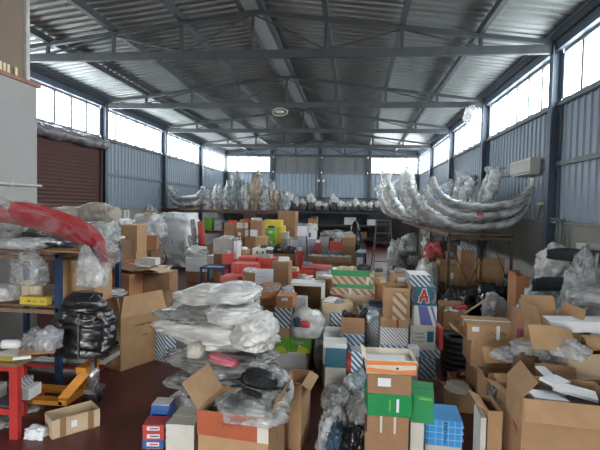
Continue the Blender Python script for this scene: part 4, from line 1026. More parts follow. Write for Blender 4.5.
# striped cartons by the big carton
# fender pile in milky film (stacked from the floor up)
fen = [  # x0,y0,x1,y1,Y,dep,mat,label,amp
 (176, 388, 240, 425, 4.55, .9, FILMW, 'milky film-wrapped fender at the bottom of the pile', .16),
 (182, 368, 262, 398, 4.6, .9, FILMG, 'grey film-wrapped fender near the bottom of the pile, above the milky one', .18),
 (178, 345, 276, 376, 4.7, .9, FILMG, 'grey film-wrapped fender in the middle of the pile', .2),
 (170, 312, 276, 350, 4.75, .9, FILMW, 'broad milky film-wrapped panel across the pile', .17),
 (176, 300, 262, 330, 4.9, .8, FILMG, 'grey translucent wrapped fender with its tip to the big open carton', .17),
 (212, 303, 259, 324, 4.55, .8, BAGW, 'white wrapped bundle second from the top of the fender pile', .12),
 (181, 286, 232, 306, 5.1, .6, FILMW, 'milky wrapped fender pointing towards the big open carton', .15),
 (214, 283, 260, 304, 4.6, .8, BAGW, 'white wrapped bundle on top of the fender pile', .12),
 (238, 312, 276, 352, 4.5, .5, FILMW, 'milky film sheet hanging off the front of the fender pile', .2)]
for i, (x0, y0, x1, y1, Y, dp, mt, lb, am) in enumerate(fen):
    lump(lb, x0, y0, x1, y1, Y, dp, mt, 'wrapped_fender', 'fender', amp=am*1.2, freq=2.2, rz=rnd(-.12, .12), res=5, z=(0 if y0 == 388 else None), e=2.2, tip=(.38 if i in (0, 2, 3, 4, 6) else .1), fold=(.7, 1.3, 1.9))
wrapped_bumper('dark bumper sagging out of the middle of the fender pile', (at(218, 380, 4.6).x, 4.62, at(218, 384, 4.6).z), (0, 0, .1), .62, -.14, .22, .09, 1, DPRIM, FILM, wrap=False, name='bare_bumper')
me = crumple_mesh(.15, .10, .04, 33, .3, 2.5, res=4, e=3.2); me.materials.append(pm('pink_box_film', (.50, .13, .16), .4)); tag(link('pink_package', me, None, at(224, 362, 4.55), (0, .25, .1)), 'pink wrapped package tucked into the fender pile', 'package')
lump('short cream rolled sleeve at the edge of the fender pile', 188, 342, 205, 358, 4.6, .25, pm('cream_film', (.55, .50, .42), .5), 'rolled_sleeve', 'package', amp=.12)
# orange carton with mirrors
Yc = 3.75; xa, xb = 196, 276; P0 = at(236, 415, Yc); wA = 80*Yc/465
zt1, zt2_ = P0.z, at(236, 440, Yc).z
carton('tan carton under the orange-fronted carton', (P0.x, Yc+.28, 0), (wA*.98, .52, zt2_-.002), -.12, CB, tape=TAPE)
t = carton('open orange-fronted carton holding black car mirrors', (P0.x, Yc+.28, zt2_), (wA, .54, zt1-zt2_), -.12, CB, openf=(None, (70, .2), None, 55), fl=.26, name='orange_carton', lab=[(0, .5, .998, .99, CBRO), (.42, .5, .15, 1.0, WTAPE)])
scribble(t, .22, .07, -.02, (zt1-zt2_)*.55, .27, 1, INK, 21)
carton('tall tan carton beside the orange-fronted carton', (at(294, 400, 4.45).x, 4.66, 0), (.20, .42, at(292, 386, 4.4).z), -.12, CB, openf=((30, .08), (-30, .1), None, None), fl=.1)
zc = zt2_+.02
def mirror(lab, x, Y, z, rot, s=1.0):
    t = thing('door_mirror', lab, 'car mirror', (x, Y, z), rot=rot); t.scale = (s,)*3
    m = MB(); rows = []
    for i in range(9):
        q = i/8; k = [1, 1.02, 1.0, .95, .88, .78, .64, .42, .05][i]; rows.append([(.13*k*math.copysign(abs(math.cos(a))**.6, math.cos(a)), .11*q, .085*k*math.copysign(abs(math.sin(a))**.6, math.sin(a))) for a in [2*math.pi*j/24 for j in range(24)]])
    hs = m.grid(rows, closed_u=True).build('housing', BLK, t)
    MB().quad([(.118*math.copysign(abs(math.cos(a))**.6, math.cos(a)), .008, .073*math.copysign(abs(math.sin(a))**.6, math.sin(a))) for a in [2*math.pi*j/24 for j in range(24)]][::-1]).build('mirror_glass', pm('mirror_glass', (.25, .27, .28), .08, .9), hs)
    MB().bar((.10, .05, -.05), (.22, .09, -.09), .06, .05).build('mounting_arm', DGR, hs)
mirror('large black mirror housing lying highest in the orange-fronted carton', at(258, 372, 3.95).x, 3.98, zt1+.20, (.6, .25, .1), 1.25)
mirror('black mirror housing with tilted glass under the highest one', at(251, 392, 3.9).x, 3.88, zt1+.05, (.3, .1, -.5), 1.15)
mirror('black mirror housing at the flap side of the orange-fronted carton', at(222, 400, 3.9).x, 3.98, zt1-.05, (.2, -.5, .5), 1.1)
lump('clear bag sagging over the front of the orange-fronted carton', 219, 394, 288, 424, 3.68, .42, FILMT, amp=.25, freq=3, res=5, z=zt1-.06)
lump('clear film puffing out behind the black mirrors', 268, 372, 292, 402, 4.1, .3, FILM, amp=.3, freq=3, z=zt1-.05)
stack(167, 196, 4.0, .4, [(425, B('pale grey carton beside the orange-fronted carton', OFF, tape=WTAPE, tall=True))])
# small red and blue boxes
zz = [425, 432.5, 440.5, 448.5]
S_RW = pm('white_print', (.72, .70, .68), .5)
def smallbox(lab, loc, dim, rz, mat=None, c=RED, detail=True):
    w, d, h = dim; t = thing('small_parts_box', lab, 'box', loc, rz); MB().box((0, 0, (h-.002)/2), (w, d, h-.002)).build('body', c, t)
    MB().box((0, -d/2-.001, h/2), (w*.6, .003, h*.5)).build('white_panel', S_RW, t); MB().box((w/2+.001, 0, h/2), (.003, d*.6, h*.45)).build('white_panel', S_RW, t)
    MB().box((w*.05, -d/2-.003, h*.5), (w*.4, .002, h*.16)).build('logo_bar', BLUE if c is RED else RED, t); return t
stack(143, 164, 4.25, .2, [(425, B('red and white parts box on top of the small stack', None, fn=smallbox, c=RED)), (432.5, B('red and white parts box second in the small stack', None, fn=smallbox, c=RED)), (440.5, B('blue and white parts box in the small stack', None, fn=smallbox, c=BLUE)), (448.5, B('red and white parts box below the blue and white one', None, fn=smallbox, c=RED, ybot=457)), ], rz=.12)
stack(152, 170, 4.5, .2, [(405, B('blue box with a white lid on the stack behind the parts boxes', BLUE, top=WHT, rz=5)), (411, B('blue box under the white-lidded one behind the parts boxes', BLUE)), (421, B('white box low behind the parts boxes', WHT))])

# ------------------------------------------------------------------ LEFT FOREGROUND
# red table
t = thing('red_table', 'red steel table with a worn board top and lower shelf', 'table', (-4.1, 4.48, 0))
tw, td = 1.62, .54
for sx in (-1, 1):
    for sy in (-1, 1): MB().box((sx*(tw/2-.045-(.30 if sy > 0 else 0)), sy*(td/2-.03), .375), (.09, .06, .75)).build('leg', REDP, t)
for sy in (-1, 1): MB().box((0, sy*(td/2-.03), .72), (tw-.18, .04, .07)).build('apron', REDP, t); MB().box((0, sy*(td/2-.03), .27), (tw-.18, .04, .06)).build('shelf_rail', REDP, t)
MB().box((0, 0, .31), (tw-.2, td-.1, .02)).build('lower_shelf', DGR, t)
MB().box((0, 0, .765), (tw+.06, td+.08, .03)).build('board_top', CBD, t)
# things on the table
zt0 = .782
def flat(label, x, y, Y, w, d, mat, rz, name='paper_sheet', cat='paper', z=zt0, tilt=0, th=.004):
    P = at(x, y, Y); o = MB().box((0, 0, th/2), (w, d, th)).build(name, mat, None, (P.x, Y, z), (tilt, 0, rz)); return tag(o, label, cat)
flat('loose cardboard flap sticking out over the table edge beside the jacket', 38, 350, 4.55, .34, .28, CB, .5, 'cardboard_sheet', 'cardboard', tilt=.1, z=zt0+.03)
flat('white paper sheet lying on the red table', 8, 350, 4.4, .24, .18, PAP, .3)
flat('grey-white paper sheet overlapping another on the red table', 14, 346, 4.5, .22, .16, OFF, -.3, z=zt0+.008)
flat('yellow folder under papers on the red table', 4, 356, 4.3, .3, .12, YEL, .05, z=zt0+.002)
flat('narrow white strip box on the red table edge', 22, 350, 4.33, .16, .05, WHT, .6, 'strip_box', 'box', th=.025)
P = at(13, 340, 4.6); t = thing('bottle', 'white bottle with a blue cap lying on the red table', 'bottle', (P.x, 4.6, zt0+.055), .25)
MB().lathe([(.001, -.11), (.045, -.11), (.05, -.09), (.05, .06), (.03, .09), (.022, .10), (.022, .12)], 16, axis='x').build('body', WHT, t)
MB().lathe([(.001, -.165), (.028, -.165), (.03, -.12), (.03, -.11), (.001, -.11)], 14, axis='x').build('cap', pm('blue_cap', (.03, .16, .5), .4), t)
lump('grey clear bag on the red table beside the bottle', 27, 328, 41, 346, 4.5, .24, FILMG, amp=.25, z=zt0+.01)
lump('shiny foil bag on the red table beside the blue post', 40, 328, 58, 348, 4.5, .3, plastic('foil', (.33, .33, .34), 1, .2, 6), amp=.3, freq=4, z=zt0+.01)
for i, (x0, x1, y0, m, lb) in enumerate(((0, 10, 385, GRB, 'grey carton on the shelf under the red table'), (20, 28, 378, S_GREY, 'striped white box on the shelf under the red table'), (28, 36, 385, WHT, 'white box on the shelf under the red table'))):
    Y = 4.4 if i == 0 else 4.5; zb = .322
    carton(lb, (at((x0+x1)/2, 390, Y).x-(.1 if i == 0 else 0), Y, zb), ((x1-x0)*Y/465*.94, .2, min(.36, at(x0, y0, Y).z-zb)), .03, m, detail=False)
lump('dark grey bags stuffed under the red table', -22, 420, 14, 452, 4.35, .35, FILMG, amp=.25, z=0)
lump('grey clear bag on the floor behind the cardboard box', 18, 408, 44, 436, 4.75, .3, FILMG, amp=.25, z=0)
lump('crumpled white tissue paper on the floor', 27, 427, 45, 441, 4.22, .14, PAP, 'tissue_paper', 'paper', amp=.4, freq=3, z=0)
# floor carton
a, b = gnd(52, 440), gnd(100, 426); dv = b-a; th = math.atan2(dv.y, dv.x); w = dv.length
nrm = Vector((-math.sin(th), math.cos(th), 0)); c = (a+b)/2+nrm*.14
t = carton('open pale cardboard box on the floor with brown tape strips', c, (w, .27, .19), th, CBP, openf=(None,)*4, lab=(-.05, .55, .12, .35), inside=CBP)
for x in (-.28, .30): MB().box((w*x, -.138, .095), (w*.12, .003, .19)).build('tape', TAPE, t)
MB().box((w/2+.002, 0, .1), (.003, .27, .07)).build('tape', TAPE, t)
# pallet jack with the jacket on its handle
J = gnd(93, 405)
t = thing('pallet_jack', 'orange hand pallet jack with a steel pump and black handle', 'pallet jack', (J.x, J.y, 0), 0)
for s in (-1, 1):
    MB().box((-.72, s*.16, .09), (.95, .13, .05)).build('fork', ORP, t)
    MB().bar((-.02, s*.10, .44), (-.30, s*.15, .10), .025, .10).build('lift_arm', ORP, t)
    m = MB().lathe([(.001, -.025), (.085, -.025), (.09, -.015), (.09, .015), (.085, .025), (.001, .025)], 18, (0, s*.06, .09), axis='y'); m.build('steer_wheel', BLKM, t)
    MB().lathe([(.001, -.03), (.04, -.03), (.04, .03), (.001, .03)], 12, (-1.1, s*.16, .04), axis='y').build('load_wheel', OFF, t)
MB().box((-.06, 0, .46), (.12, .30, .07)).build('head_plate', ORP, t)
MB().box((-.24, 0, .10), (.10, .45, .06)).build('cross_member', ORP, t)
MB().lathe([(.001, .12), (.06, .12), (.06, .30), (.075, .31), (.075, .42), (.04, .44), (.03, .52), (.001, .52)], 16).build('pump', CHROME, t)
MB().box((.05, -.05, .22), (.14, .22, .05)).build('pump_lever_base', CHROME, t)
MB().bar((.06, 0, .30), (.12, -.22, .24), .03, .03).build('foot_pedal', CHROME, t)
hsf = MB().tube([(.02, 0, .40), (.03, 0, 1.18)], .022).build('handle_shaft', BLK, t)
rows = [(.03, -.12, 1.20), (.03, -.13, 1.30), (.03, 0, 1.34), (.03, .13, 1.30), (.03, .12, 1.20), (.03, -.12, 1.20)]
MB().tube(rows, .016).build('handle_loop', BLK, hsf)
JM = plastic('black_nylon', (.012, .012, .014), 1, rough=.3, bump=.5)
jx = at(86, 330, J.y).x
t = thing('puffer_jacket', 'black quilted puffer jacket hung over the pallet jack handle', 'jacket', (jx, J.y, -.10), .15)
def puff(path, rad, n=30, m=26, pitch=.105, seed=0, flatten=.62):
    M = MB(); rows = []
    for i in range(n+1):
        q = i/n; k = q*(len(path)-1); i0 = min(int(k), len(path)-2); fr_ = k-i0; P = Vector(path[i0]).lerp(Vector(path[i0+1]), fr_); R = rad[i0]+(rad[i0+1]-rad[i0])*fr_
        L = sum((Vector(path[j+1])-Vector(path[j])).length for j in range(len(path)-1)); bul = abs(math.sin(math.pi*q*L/pitch))**.5
        row = []
        for j in range(m):
            a = 2*math.pi*j/m; g = noise.noise(Vector((math.cos(a)*2.6, math.sin(a)*2.6, q*L*7+seed))); g2 = 1-2*abs(noise.noise(Vector((math.cos(a)*3, math.sin(a)*3+q*L*5, q*L*12+seed))))
            bb = abs(math.sin(math.pi*(q*L+.03*math.sin(2*a+seed))/pitch))**.5
            rr = R*(.83+.13*bb+.12*g+.06*g2); row.append(P+Vector((rr*math.cos(a), rr*flatten*math.sin(a), 0)))
        rows.append(row)
    M.grid(rows, closed_u=True); M.cap(rows[0][::-1], smooth=True); M.cap(rows[-1], smooth=True); return M
puff([(0, 0, .70), (0, 0, .85), (.0, 0, 1.05), (-.02, 0, 1.20), (-.01, 0, 1.32)], [.30, .31, .29, .27, .19], n=44, seed=3).build('body', JM, t)
puff([(-.01, -.02, 1.26), (-.02, -.04, 1.36), (-.02, -.02, 1.45)], [.26, .24, .12], n=16, seed=8, pitch=.12, flatten=.75).build('hood', JM, t)
puff([(-.33, -.08, .72), (-.33, -.06, .9), (-.28, -.02, 1.08), (-.18, 0, 1.24)], [.085, .10, .11, .12], n=30, seed=11, flatten=1).build('sleeve', JM, t)
puff([(.27, -.12, .80), (.29, -.08, .95), (.26, -.02, 1.10), (.17, 0, 1.24)], [.08, .10, .11, .12], n=30, seed=15, flatten=1).build('sleeve', JM, t)
MB().box((.0, -.205, .98), (.014, .012, .5)).build('zip', DGR, t)
# blue rack on the left
rack('blue steel rack beside the office partition loaded with wrapped parts', -5.3, -3.72, [5.5, 7.0], [1.03, 1.72], 1.74, mat=BLUP, deckm=CBD, braces=False, post=.07, beam=.05, name='blue_rack', beamm=WOOD)
z1, z2 = 1.052, 1.742
carton('large tan carton with a white label on the blue rack', (at(74, 290, 5.7).x-.02, 5.98, z1), (.56, .42, .56), -.05, CB, tape=TAPE, lab=(.36, .6, .12, .22), name='cardboard_carton')
lump('white paper bag at the partition end of the blue rack', -6, 282, 19, 328, 5.6, .35, BAGW, amp=.2, z=z1)
for i, (x, h) in enumerate(((22.5, .25), (33, .21))):
    P = at(x, 310, 5.72); t = thing('paper_roll', ['taller cream paper roll on the blue rack', 'shorter cream paper roll beside the yellow box on the blue rack'][i], 'roll', (P.x, 5.84-.06*i, z1))
    MB().lathe([(.03, h), (.085, h), (.088, h-.005), (.088, .005), (.085, 0), (.03, 0), (.03, h)], 20).build('roll', pm('cream_paper', (.66, .56, .40), .7, var=.05), t)
    MB().lathe([(.022, .01), (.03, .01), (.03, h-.01), (.022, h-.01), (.022, .01)], 14).build('core', CBB, t)
P = at(33, 322, 5.52); t = carton('long yellow box on the blue rack below the cream rolls', (P.x, 5.575, z1), (.38, .10, .10), .0, YEL, detail=False); blockprint(t, .24, .04, .04, .05, .055, 9)
lump('white crumpled paper beside the blue post', 44, 306, 62, 324, 5.75, .25, BAGW, amp=.3, z=z1)
lump('dark navy cloth at the partition end of the blue rack', 0, 285, 22, 300, 6.3, .4, pm('navy_cloth', (.025, .03, .06), .7), 'navy_cloth', 'cloth', amp=.2, z=z1)
# top of the blue rack: wrapped parts
tb = [(-2, 209, 24, 262, 6.3, .5, FILMG, 'grey wrapped panel leaning up at the partition end of the blue rack', .22), (-6, 238, 52, 264, 5.5, .6, FILM, 'clear bag of car parts beneath the red bumper', .25), (44, 240, 92, 264, 5.7, .7, BAGB, 'black wrapped part beneath the red bumper', .2), (66, 222, 112, 246, 6.4, .5, FILM, 'grey film heap behind the red bumper', .3), (32, 224, 60, 262, 6.35, .5, BAGB, 'black wrapped part behind the clear bag on the blue rack', .2)]
for (x0, y0, x1, y1, Y, dp, mt, lb, am) in tb: lump(lb, x0, y0, x1, y1, Y, dp, mt, 'wrapped_car_part', 'car part', amp=am, freq=3, z=z2)
Pr = at(68, 229, 5.55)
t = wrapped_bumper('glossy red bumper in clear film slanting across the blue rack', (Pr.x-.02, 5.5, Pr.z+.06), (math.radians(-58), .27, -.12), 1.66, -.24, .42, .11, 2, REDF, FILMX, amp=.035, name='red_bumper')
for (x, z, s_, sd_) in ((-.80, -.2, .20, 5), (.74, -.2, .15, 6)):
    me = crumple_mesh(s_, s_*1.1, s_*.6, sd_, .4, 3, .6, 4, fold=(1.5, 1, 1)); me.materials.append(FILMT); link('film_wrap', me, t, (x, .06, z))
P = at(78, 213, 6.7)
wrapped_bumper('long cream film-wrapped bumper lying behind the red bumper', (P.x, 6.75, P.z-.02), (math.radians(-70), -.12, .06), 1.25, -.10, .26, .10, 3, PRIM, plastic('cream_wrap', (.62, .56, .47), .97), amp=.03)
lump('clear bag hanging off the end of the red bumper', 80, 244, 108, 287, 5.2, .2, FILM, amp=.42, freq=2.6, fold=(1.8, 1, .6), e=2)
lump('clear bag hanging over the front edge of the blue rack', 13, 252, 46, 286, 5.12, .16, FILMT, amp=.4, freq=2.6, fold=(1.8, 1, .6), e=2)
for (x, w, z0, h, mt, lb) in ((36, .95, z2, .02, CBD, 'dark flattened carton under the clear bag on the blue rack'), (80, .7, z2+.022, .02, CBB, 'brown flattened carton under the red bumper'),): flat(lb, x, 262, 5.66, w, .62, mt, rnd(-.1, .1), 'flattened_carton', 'cardboard', z=z0, th=h)
# low red platform under the rack
g = gnd(107, 376); t = thing('red_platform', 'low red steel platform under the blue rack', 'platform', (-4.38, 5.96, 0))
for sx in (-.82, .82):
    for sy in (-.24, .24): MB().box((sx, sy, .1), (.08, .08, .2)).build('leg', REDP, t)
for sy in (-.24, .24): MB().box((0, sy, .2), (1.72, .06, .05)).build('rail', REDP, t)
MB().box((0, 0, .235), (1.75, .58, .02)).build('plate', DGR, t)
for i in range(4): flat(['grey flat board at the bottom of the pile on the red platform', 'grey flat board second in the pile on the red platform', 'brown flat board third in the pile on the red platform', 'dark film-covered board topping the pile on the red platform'][i], 68+3*i, 365, 5.95, 1.3-.1*i, .45, [GRB, GRB, CBD, DGR][i], .03*(-1)**i, 'flat_board', 'board', z=.247+.032*i, th=.03)
lump('black bag on the boards under the blue rack', 62, 338, 112, 364, 5.85, .45, BAGB, amp=.25, z=.38)
lump('grey film bundle beside the jacket and the carton', 97, 290, 124, 312, 6.15, .4, FILM, amp=.3, z=z1)
# big open carton beside the jacket
a, b = gnd(121, 372), gnd(167, 356); dv = b-a; th = math.atan2(dv.y, dv.x); w = dv.length; nrm = Vector((-math.sin(th), math.cos(th), 0)); c = (a+b)/2+nrm*.19
t = carton('big open tan carton with raised flaps beside the jacket', c, (w, .36, .76), th, CB, openf=(112, 48, None, 100), fl=.30, text=[('#11', -.02, .80, .38, .045), ('#5', .02, .58, .14, .045)], lab=(.30, .97, .02, .06, INK))
MB().box((w*.18, -.18-.002, .74), (.05, .004, .05)).build('tape', WTAPE, t)
stack(157, 171, 6.75, .22, [(330, B('small navy checked box on the floor beside the big open carton', S_NAVY, rz=-23, tall=True))])
stack(171, 187, 7.4, .4, [(303, B('grey pinstriped box standing behind the navy checked box', S_PIN, rz=12, tall=True))])
# cartons behind it
stack(100, 130, 7.25, .5, [(275, B('brown carton with a tape seam behind the jacket', CBO, tape=TAPE)), (300, B('brown carton low behind the jacket', CBB))])
stack(130, 168, 7.55, .55, [(273, B('wide brown carton tilted behind the big open carton', CBB, tape=TAPE, rz=6)), (300, B('brown carton under the wide one behind the big open carton', CBB))])
zq = at(150, 273, 7.5).z
for i, (x, w_, d_, m, lb) in enumerate(((132, .95, .5, CBD, 'dark flattened carton on the wide brown carton'), (138, .85, .45, CBP, 'pale flattened carton on the dark flattened one'), (146, .8, .45, CBB, 'brown flattened carton with frayed edge on the pile'), (134, .75, .42, WHT, 'big white board on top of the flattened cartons'))):
    flat(lb, x, 270, 7.75+.05*i, w_, d_, m, rnd(-.12, .12), 'flattened_carton' if i < 3 else 'white_board', 'cardboard' if i < 3 else 'board', z=zq+.002+.022*i, th=.02)
stack(119.5, 137, 8.7, .45, [(225, B('tan carton with black handwriting, tallest beside the white board', CB)), (252, B('tan carton under the handwritten one', CB))])
stack(96, 119, 8.1, .6, [(240, B('dark carton behind the cream bumper', CBD))])
lump('grey film on the dark carton behind the cream bumper', 94, 221, 116, 240, 8.1, .55, FILM, amp=.3, z=at(107, 240, 8.1).z)
lump('white film bundle beside the handwritten carton', 119, 219, 130, 226, 8.9, .4, FILMW, amp=.3)
stack(136, 152, 10.6, .6, [(236, B('red and orange carton under grey film near the shutter', CBO, rz=20)), (250, B('dark carton under the orange one near the shutter', CBD))])
lump('grey film heap on the orange carton near the shutter', 134, 214, 162, 238, 10.7, .9, FILM, amp=.3, freq=3)
lump('grey film heap against the left wall beside the white pallet load', 140, 212, 163, 244, 13.6, .8, FILMG, amp=.25, z=0)
lump('black bag between the orange carton and the white pallet load', 136, 236, 154, 262, 11.6, .8, BAGB, amp=.2, z=0)

# ------------------------------------------------------------------ RIGHT SIDE
# on the right rack shelf
zs = .785
for (x0, x1, y0, Y, m, k, lb) in ((461, 475, 250, 10.5, CBB, dict(text=[('#4', -.15, .56, .4, .07), ('#9', 0, .48, .8, .08)]), 'tall brown carton with dark print on the rack shelf'), (440, 461, 266, 10.6, CB, dict(openf=(None, None, 75, (100, .1)), fl=.12, lab=(.1, .4, .15, .4)), 'tan open carton beside the tall brown one on the rack shelf'), (483, 505, 266, 10.6, CB, dict(openf=(80, None, None, (95, .12)), fl=.2), 'open tan carton at the wall end of the rack shelf'), (476.5, 482.5, 262, 11.05, CBB, {}, 'brown carton between the tall and the open one on the rack shelf')):
    w = (x1-x0)*Y/465; h = min(1.0, at(x0, y0, Y).z-zs); carton(lb, (at((x0+x1)/2, 260, Y).x, Y+.22, zs), (w*.93, .42, h), rnd(-.012, .012), m, detail=True, **k)
P = at(468, 251, 10.6); carton('navy striped box on top of the tall brown carton', (P.x, 10.72, at(468, 250, 10.5).z), (.32, .34, .07), .05, S_NAVY, detail=False)
RWF = plastic('red_white_film', (.55, .10, .10), .95)
for i, (x0, y0, x1, y1, Y, m, lb) in enumerate(((424, 244, 445, 280, 11.75, RWF, 'red wrapped bundle on the rack shelf'), (414, 262, 438, 292, 10.5, BAGW, 'white and red bag slumped beside the rack'), (438, 252, 456, 274, 13.4, BAGW, 'white bag behind the red wrapped bundle'), (422, 232, 446, 246, 14.4, FILMG, 'grey wrapped part under the bumpers behind the red bundle'), (400, 234, 418, 258, 16.3, FILM, 'grey film stack of round parts on the deep end of the rack'), (405, 256, 424, 280, 13.2, FILMG, 'grey parts heap on the floor before the rack'), (388, 240, 402, 262, 17.2, FILM, 'pale film heap beside the stepladder'), (392, 262, 410, 284, 12.6, FILMG, 'dark grey parts heap in the gap beside the barred boxes'), (446, 240, 460, 262, 14.5, FILMG, 'grey film bundle deep on the rack shelf'))):
    zz_ = zs if i in (0, 2, 3, 4, 8) else 0
    lump(lb, x0, y0, x1, y1, Y, .7, m, amp=.28, freq=3.2, z=zz_, name='wrapped_bundle', cat='bundle')
for i, (x, y0, Y) in enumerate(((409, 233, 14.8), (412, 240, 14.2), (407, 248, 13.9))): pass
# wheel-like round parts
for i in range(5):
    P = at(410, 250, 14.4); t = thing('brake_drum', 'dark drum stacked near the deep end of the rack, %s from the floor' % nth[i], 'car part', (P.x+rnd(-.03, .03), 14.4, .0+i*.22))
    MB().lathe([(.10, .2), (.24, .2), (.27, .16), (.27, .03), (.24, 0), (.10, 0), (.10, .2)], 20).build('drum', DGR, t); MB().lathe([(.09, .06), (.0999, .06), (.0999, .14), (.09, .14), (.09, .06)], 14).build('bore', CHROME, t)
# black bags under the rack end
for (x0, y0, x1, y1, Y, dp, lb) in ((441, 290, 472, 330, 8.9, .8, 'black bag on the floor before the rack, beside the carton of parts'), (468, 286, 506, 328, 9.0, .9, 'large black bag on the floor before the rack end'), (503, 274, 521, 310, 9.2, .7, 'black bag beside the upright carton by the right wall')):
    lump(lb, x0, y0, x1, y1, Y, dp, BAGB, amp=.2, freq=3, z=0)
lump('grey clear bag of parts lying on the large black bag', 484, 296, 506, 314, 8.3, .5, FILM, amp=.3, z=.45)
# carton of parts
o = stack(446, 472, 7.35, .42, [(312, B('open carton with dark lettering filled with small parts', CBB, openf=(None, None, 60, None), fl=.1, text=('SOC', .15, .45, .4, .35))), (331, B('brown carton under the lettered carton of parts', CBD))])
zc_ = at(459, 312, 7.35).z; dq = SDY[0]
for i in range(14):
    me = crumple_mesh(rnd(.03, .06), rnd(.03, .05), rnd(.025, .04), 100+i, .3, 2, res=2); me.materials.append(random.Random(i).choice([OFF, CHROME, GRB, DGR])); link('small_part', me, o[0], (rnd(-.15, .15), rnd(-.15, .15), .22+rnd(0, .04)))
P = at(466, 309, 7.2); tag(MB().box((0, 0, .03), (.18, .07, .05)).build('red_tool_case', RED, None, (P.x, 7.5+dq, zc_+.01), (0, -.12, .3)), 'red tool case on the carton of small parts', 'case')
a, b = at(464, 314, 7.0), at(488, 298, 7.6); tag(MB().tube([a, b], .014).build('wooden_stick', pm('pale_wood', (.5, .35, .2), .6), None), 'pale wooden stick leaning across the black bags', 'stick')
# stack of black rubber rings
P = at(459, 350, 6.95)
for i in range(7):
    t = tag(MB().lathe([(.20+.05*math.cos(a), .04+.04*math.sin(a)) for a in [2*math.pi*k/10 for k in range(11)]], 26).build('rubber_tyre', BLKM, None, (P.x+rnd(-.012, .012), 6.97, .0795*i)), 'black rubber ring, %s from the bottom of its stack' % nth[i], 'tyre', 'stack of black rubber rings')
t = carton('tan tray with a black and red part beside the rubber rings', (at(464, 366, 6.5).x, 6.5, 0), (.40, .26, .13), -.05, CB, openf=(None,)*4)
me = crumple_mesh(.07, .06, .07, 140, .25, 2, res=3); me.materials.append(BLK); link('black_part', me, t, (-.02, -.02, .1)); me = crumple_mesh(.03, .03, .03, 141, .2, 2, res=2); me.materials.append(RED); link('red_part', me, t, (-.03, -.10, .16))
# white-topped carton in the aisle
P = gnd(461, 412); t = carton('tan carton heaped with white foam sheets in the aisle', (P.x, P.y+.14, 0), (.34, .30, .22), -.15, CB, openf=(None,)*4)
for i in range(4):
    me = crumple_mesh(.15, .13, .035, 150+i, .2, 2, res=3); me.materials.append(pm('cream_foam', (.66, .62, .54), .8)); link('foam_sheet', me, t, (rnd(-.02, .02), rnd(-.02, .02), .17+.025*i), (0, 0, i*.7))
# carton wall on the right
o = stack(472, 523, 5.5, .5, [(326, B('wide tan carton with a white label and a strap on the carton heap', CB, tape=WTAPE, lab=[(-.33, .72, .14, .3), (.12, .55, .07, .9)], text=('#8', .08, .5, .42, .34, INK))), (342, B('open tan carton with dark lettering under the wide carton', CB, x=(476, 526), openf=(-50, -30, None, None), fl=.14, text=[('(OO)', .2, .62, .3, .2), ('#7', .28, .4, .3, .1)])), (368, B('tan carton low under the lettered open carton', CBB, x=(482, 522)))])
tf = MB().box((0, -.10, 0), (.44, .2, .005)).build('flap', CB, o[0], (0.02, -.245, .005), (.7, 0, 0))
tf2 = MB().box((-.09, 0, 0), (.18, .3, .005)).build('flap', CB, o[0], (-.30, -.05, .02), (0, .6, 0))
tag(carton('tan carton beside the low flap of the heap, near the white foam box', (at(494, 372, 4.95).x, 4.95, 0), (.24, .24, at(490, 374, 5.0).z), .1, CB, openf=((60, .1), None, None, (60, .1)), fl=.12), 'tan open carton at the aisle edge of the carton heap', 'box')
stack(518, 531.5, 7.7, .35, [(276, B('upright tan carton with a label by the right wall', CBO, openf=(None, None, 80, 70), fl=.05, lab=(.3, .5, .3, .2))), (305, B('carton under the upright one by the right wall', CBB))])
stack(523, 545, 5.15, .3, [(313, B('upright tan carton with purple tape on the heap', CBB, rz=-6, lab=(.0, .45, 1.0, .14, pm('purple_tape', (.30, .06, .17), .4)))), (347, B('dark carton under the purple taped one', CBD))])
stack(546, 586, 4.75, .45, [(330, B('open tan carton with wide flaps spread on the heap', CB, openf=((-55, .2), (78, .2), 60, (72, .22)), fl=.26)), (358, B('tan crate-like carton below the spread flaps', CB, openf=(None,)*4, lab=(.15, .5, .3, .5, INK)))])  # black patch on the crate front paints the shade of an open hole
stack(587.5, 640, 4.65, .5, [(352, B('brown carton at the wall side of the heap', CBB, openf=((-70, .18), None, None, (85, .14)), fl=.25)), (385, B('brown carton low at the wall side of the heap', CBD))])
P = at(586, 325, 4.55); t = thing('foam_slab', 'white polystyrene slab with a step lying on the carton heap', 'foam', (P.x+.05, 4.75, at(575, 334, 4.55).z), -.12, rot=(.0, -.06, -.1))
MB().box((0, 0, .05), (.62, .26, .10)).build('slab', FOAM, t); MB().box((.22, -.02, -.03), (.35, .2, .06)).build('step', FOAM, t)
P = at(600, 343, 4.5); t = thing('cardboard_tube', 'thick cardboard tube lying under the polystyrene slab', 'tube', (P.x, 4.5, P.z), .1)
MB().lathe([(.055, -.16), (.07, -.16), (.07, .3), (.055, .3), (.055, -.16)], 20, axis='x').build('tube', CB, t); MB().lathe([(.04, -.14), (.0549, -.14), (.0549, .28), (.04, .28), (.04, -.14)], 16, axis='x').build('liner', CBD, t)
for (x0, y0, x1, y1, Y, dp, mt, lb) in ((514, 341, 548, 358, 4.55, .4, FILM, 'long clear bag lying before the purple taped carton'), (538, 342, 566, 372, 4.4, .3, FILMT, 'clear film dangling before the crate-like carton'), (550, 336, 576, 350, 4.4, .25, FILMW, 'white padded envelope on the spread flaps'), (490, 384, 506, 402, 4.6, .25, FILM, 'clear bag stuffed beside the front carton'), (516, 352, 540, 378, 4.5, .3, CBD, 'brown crumpled paper behind the front carton')):
    lump(lb, x0, y0, x1, y1, Y, dp, mt, amp=.25, freq=3)
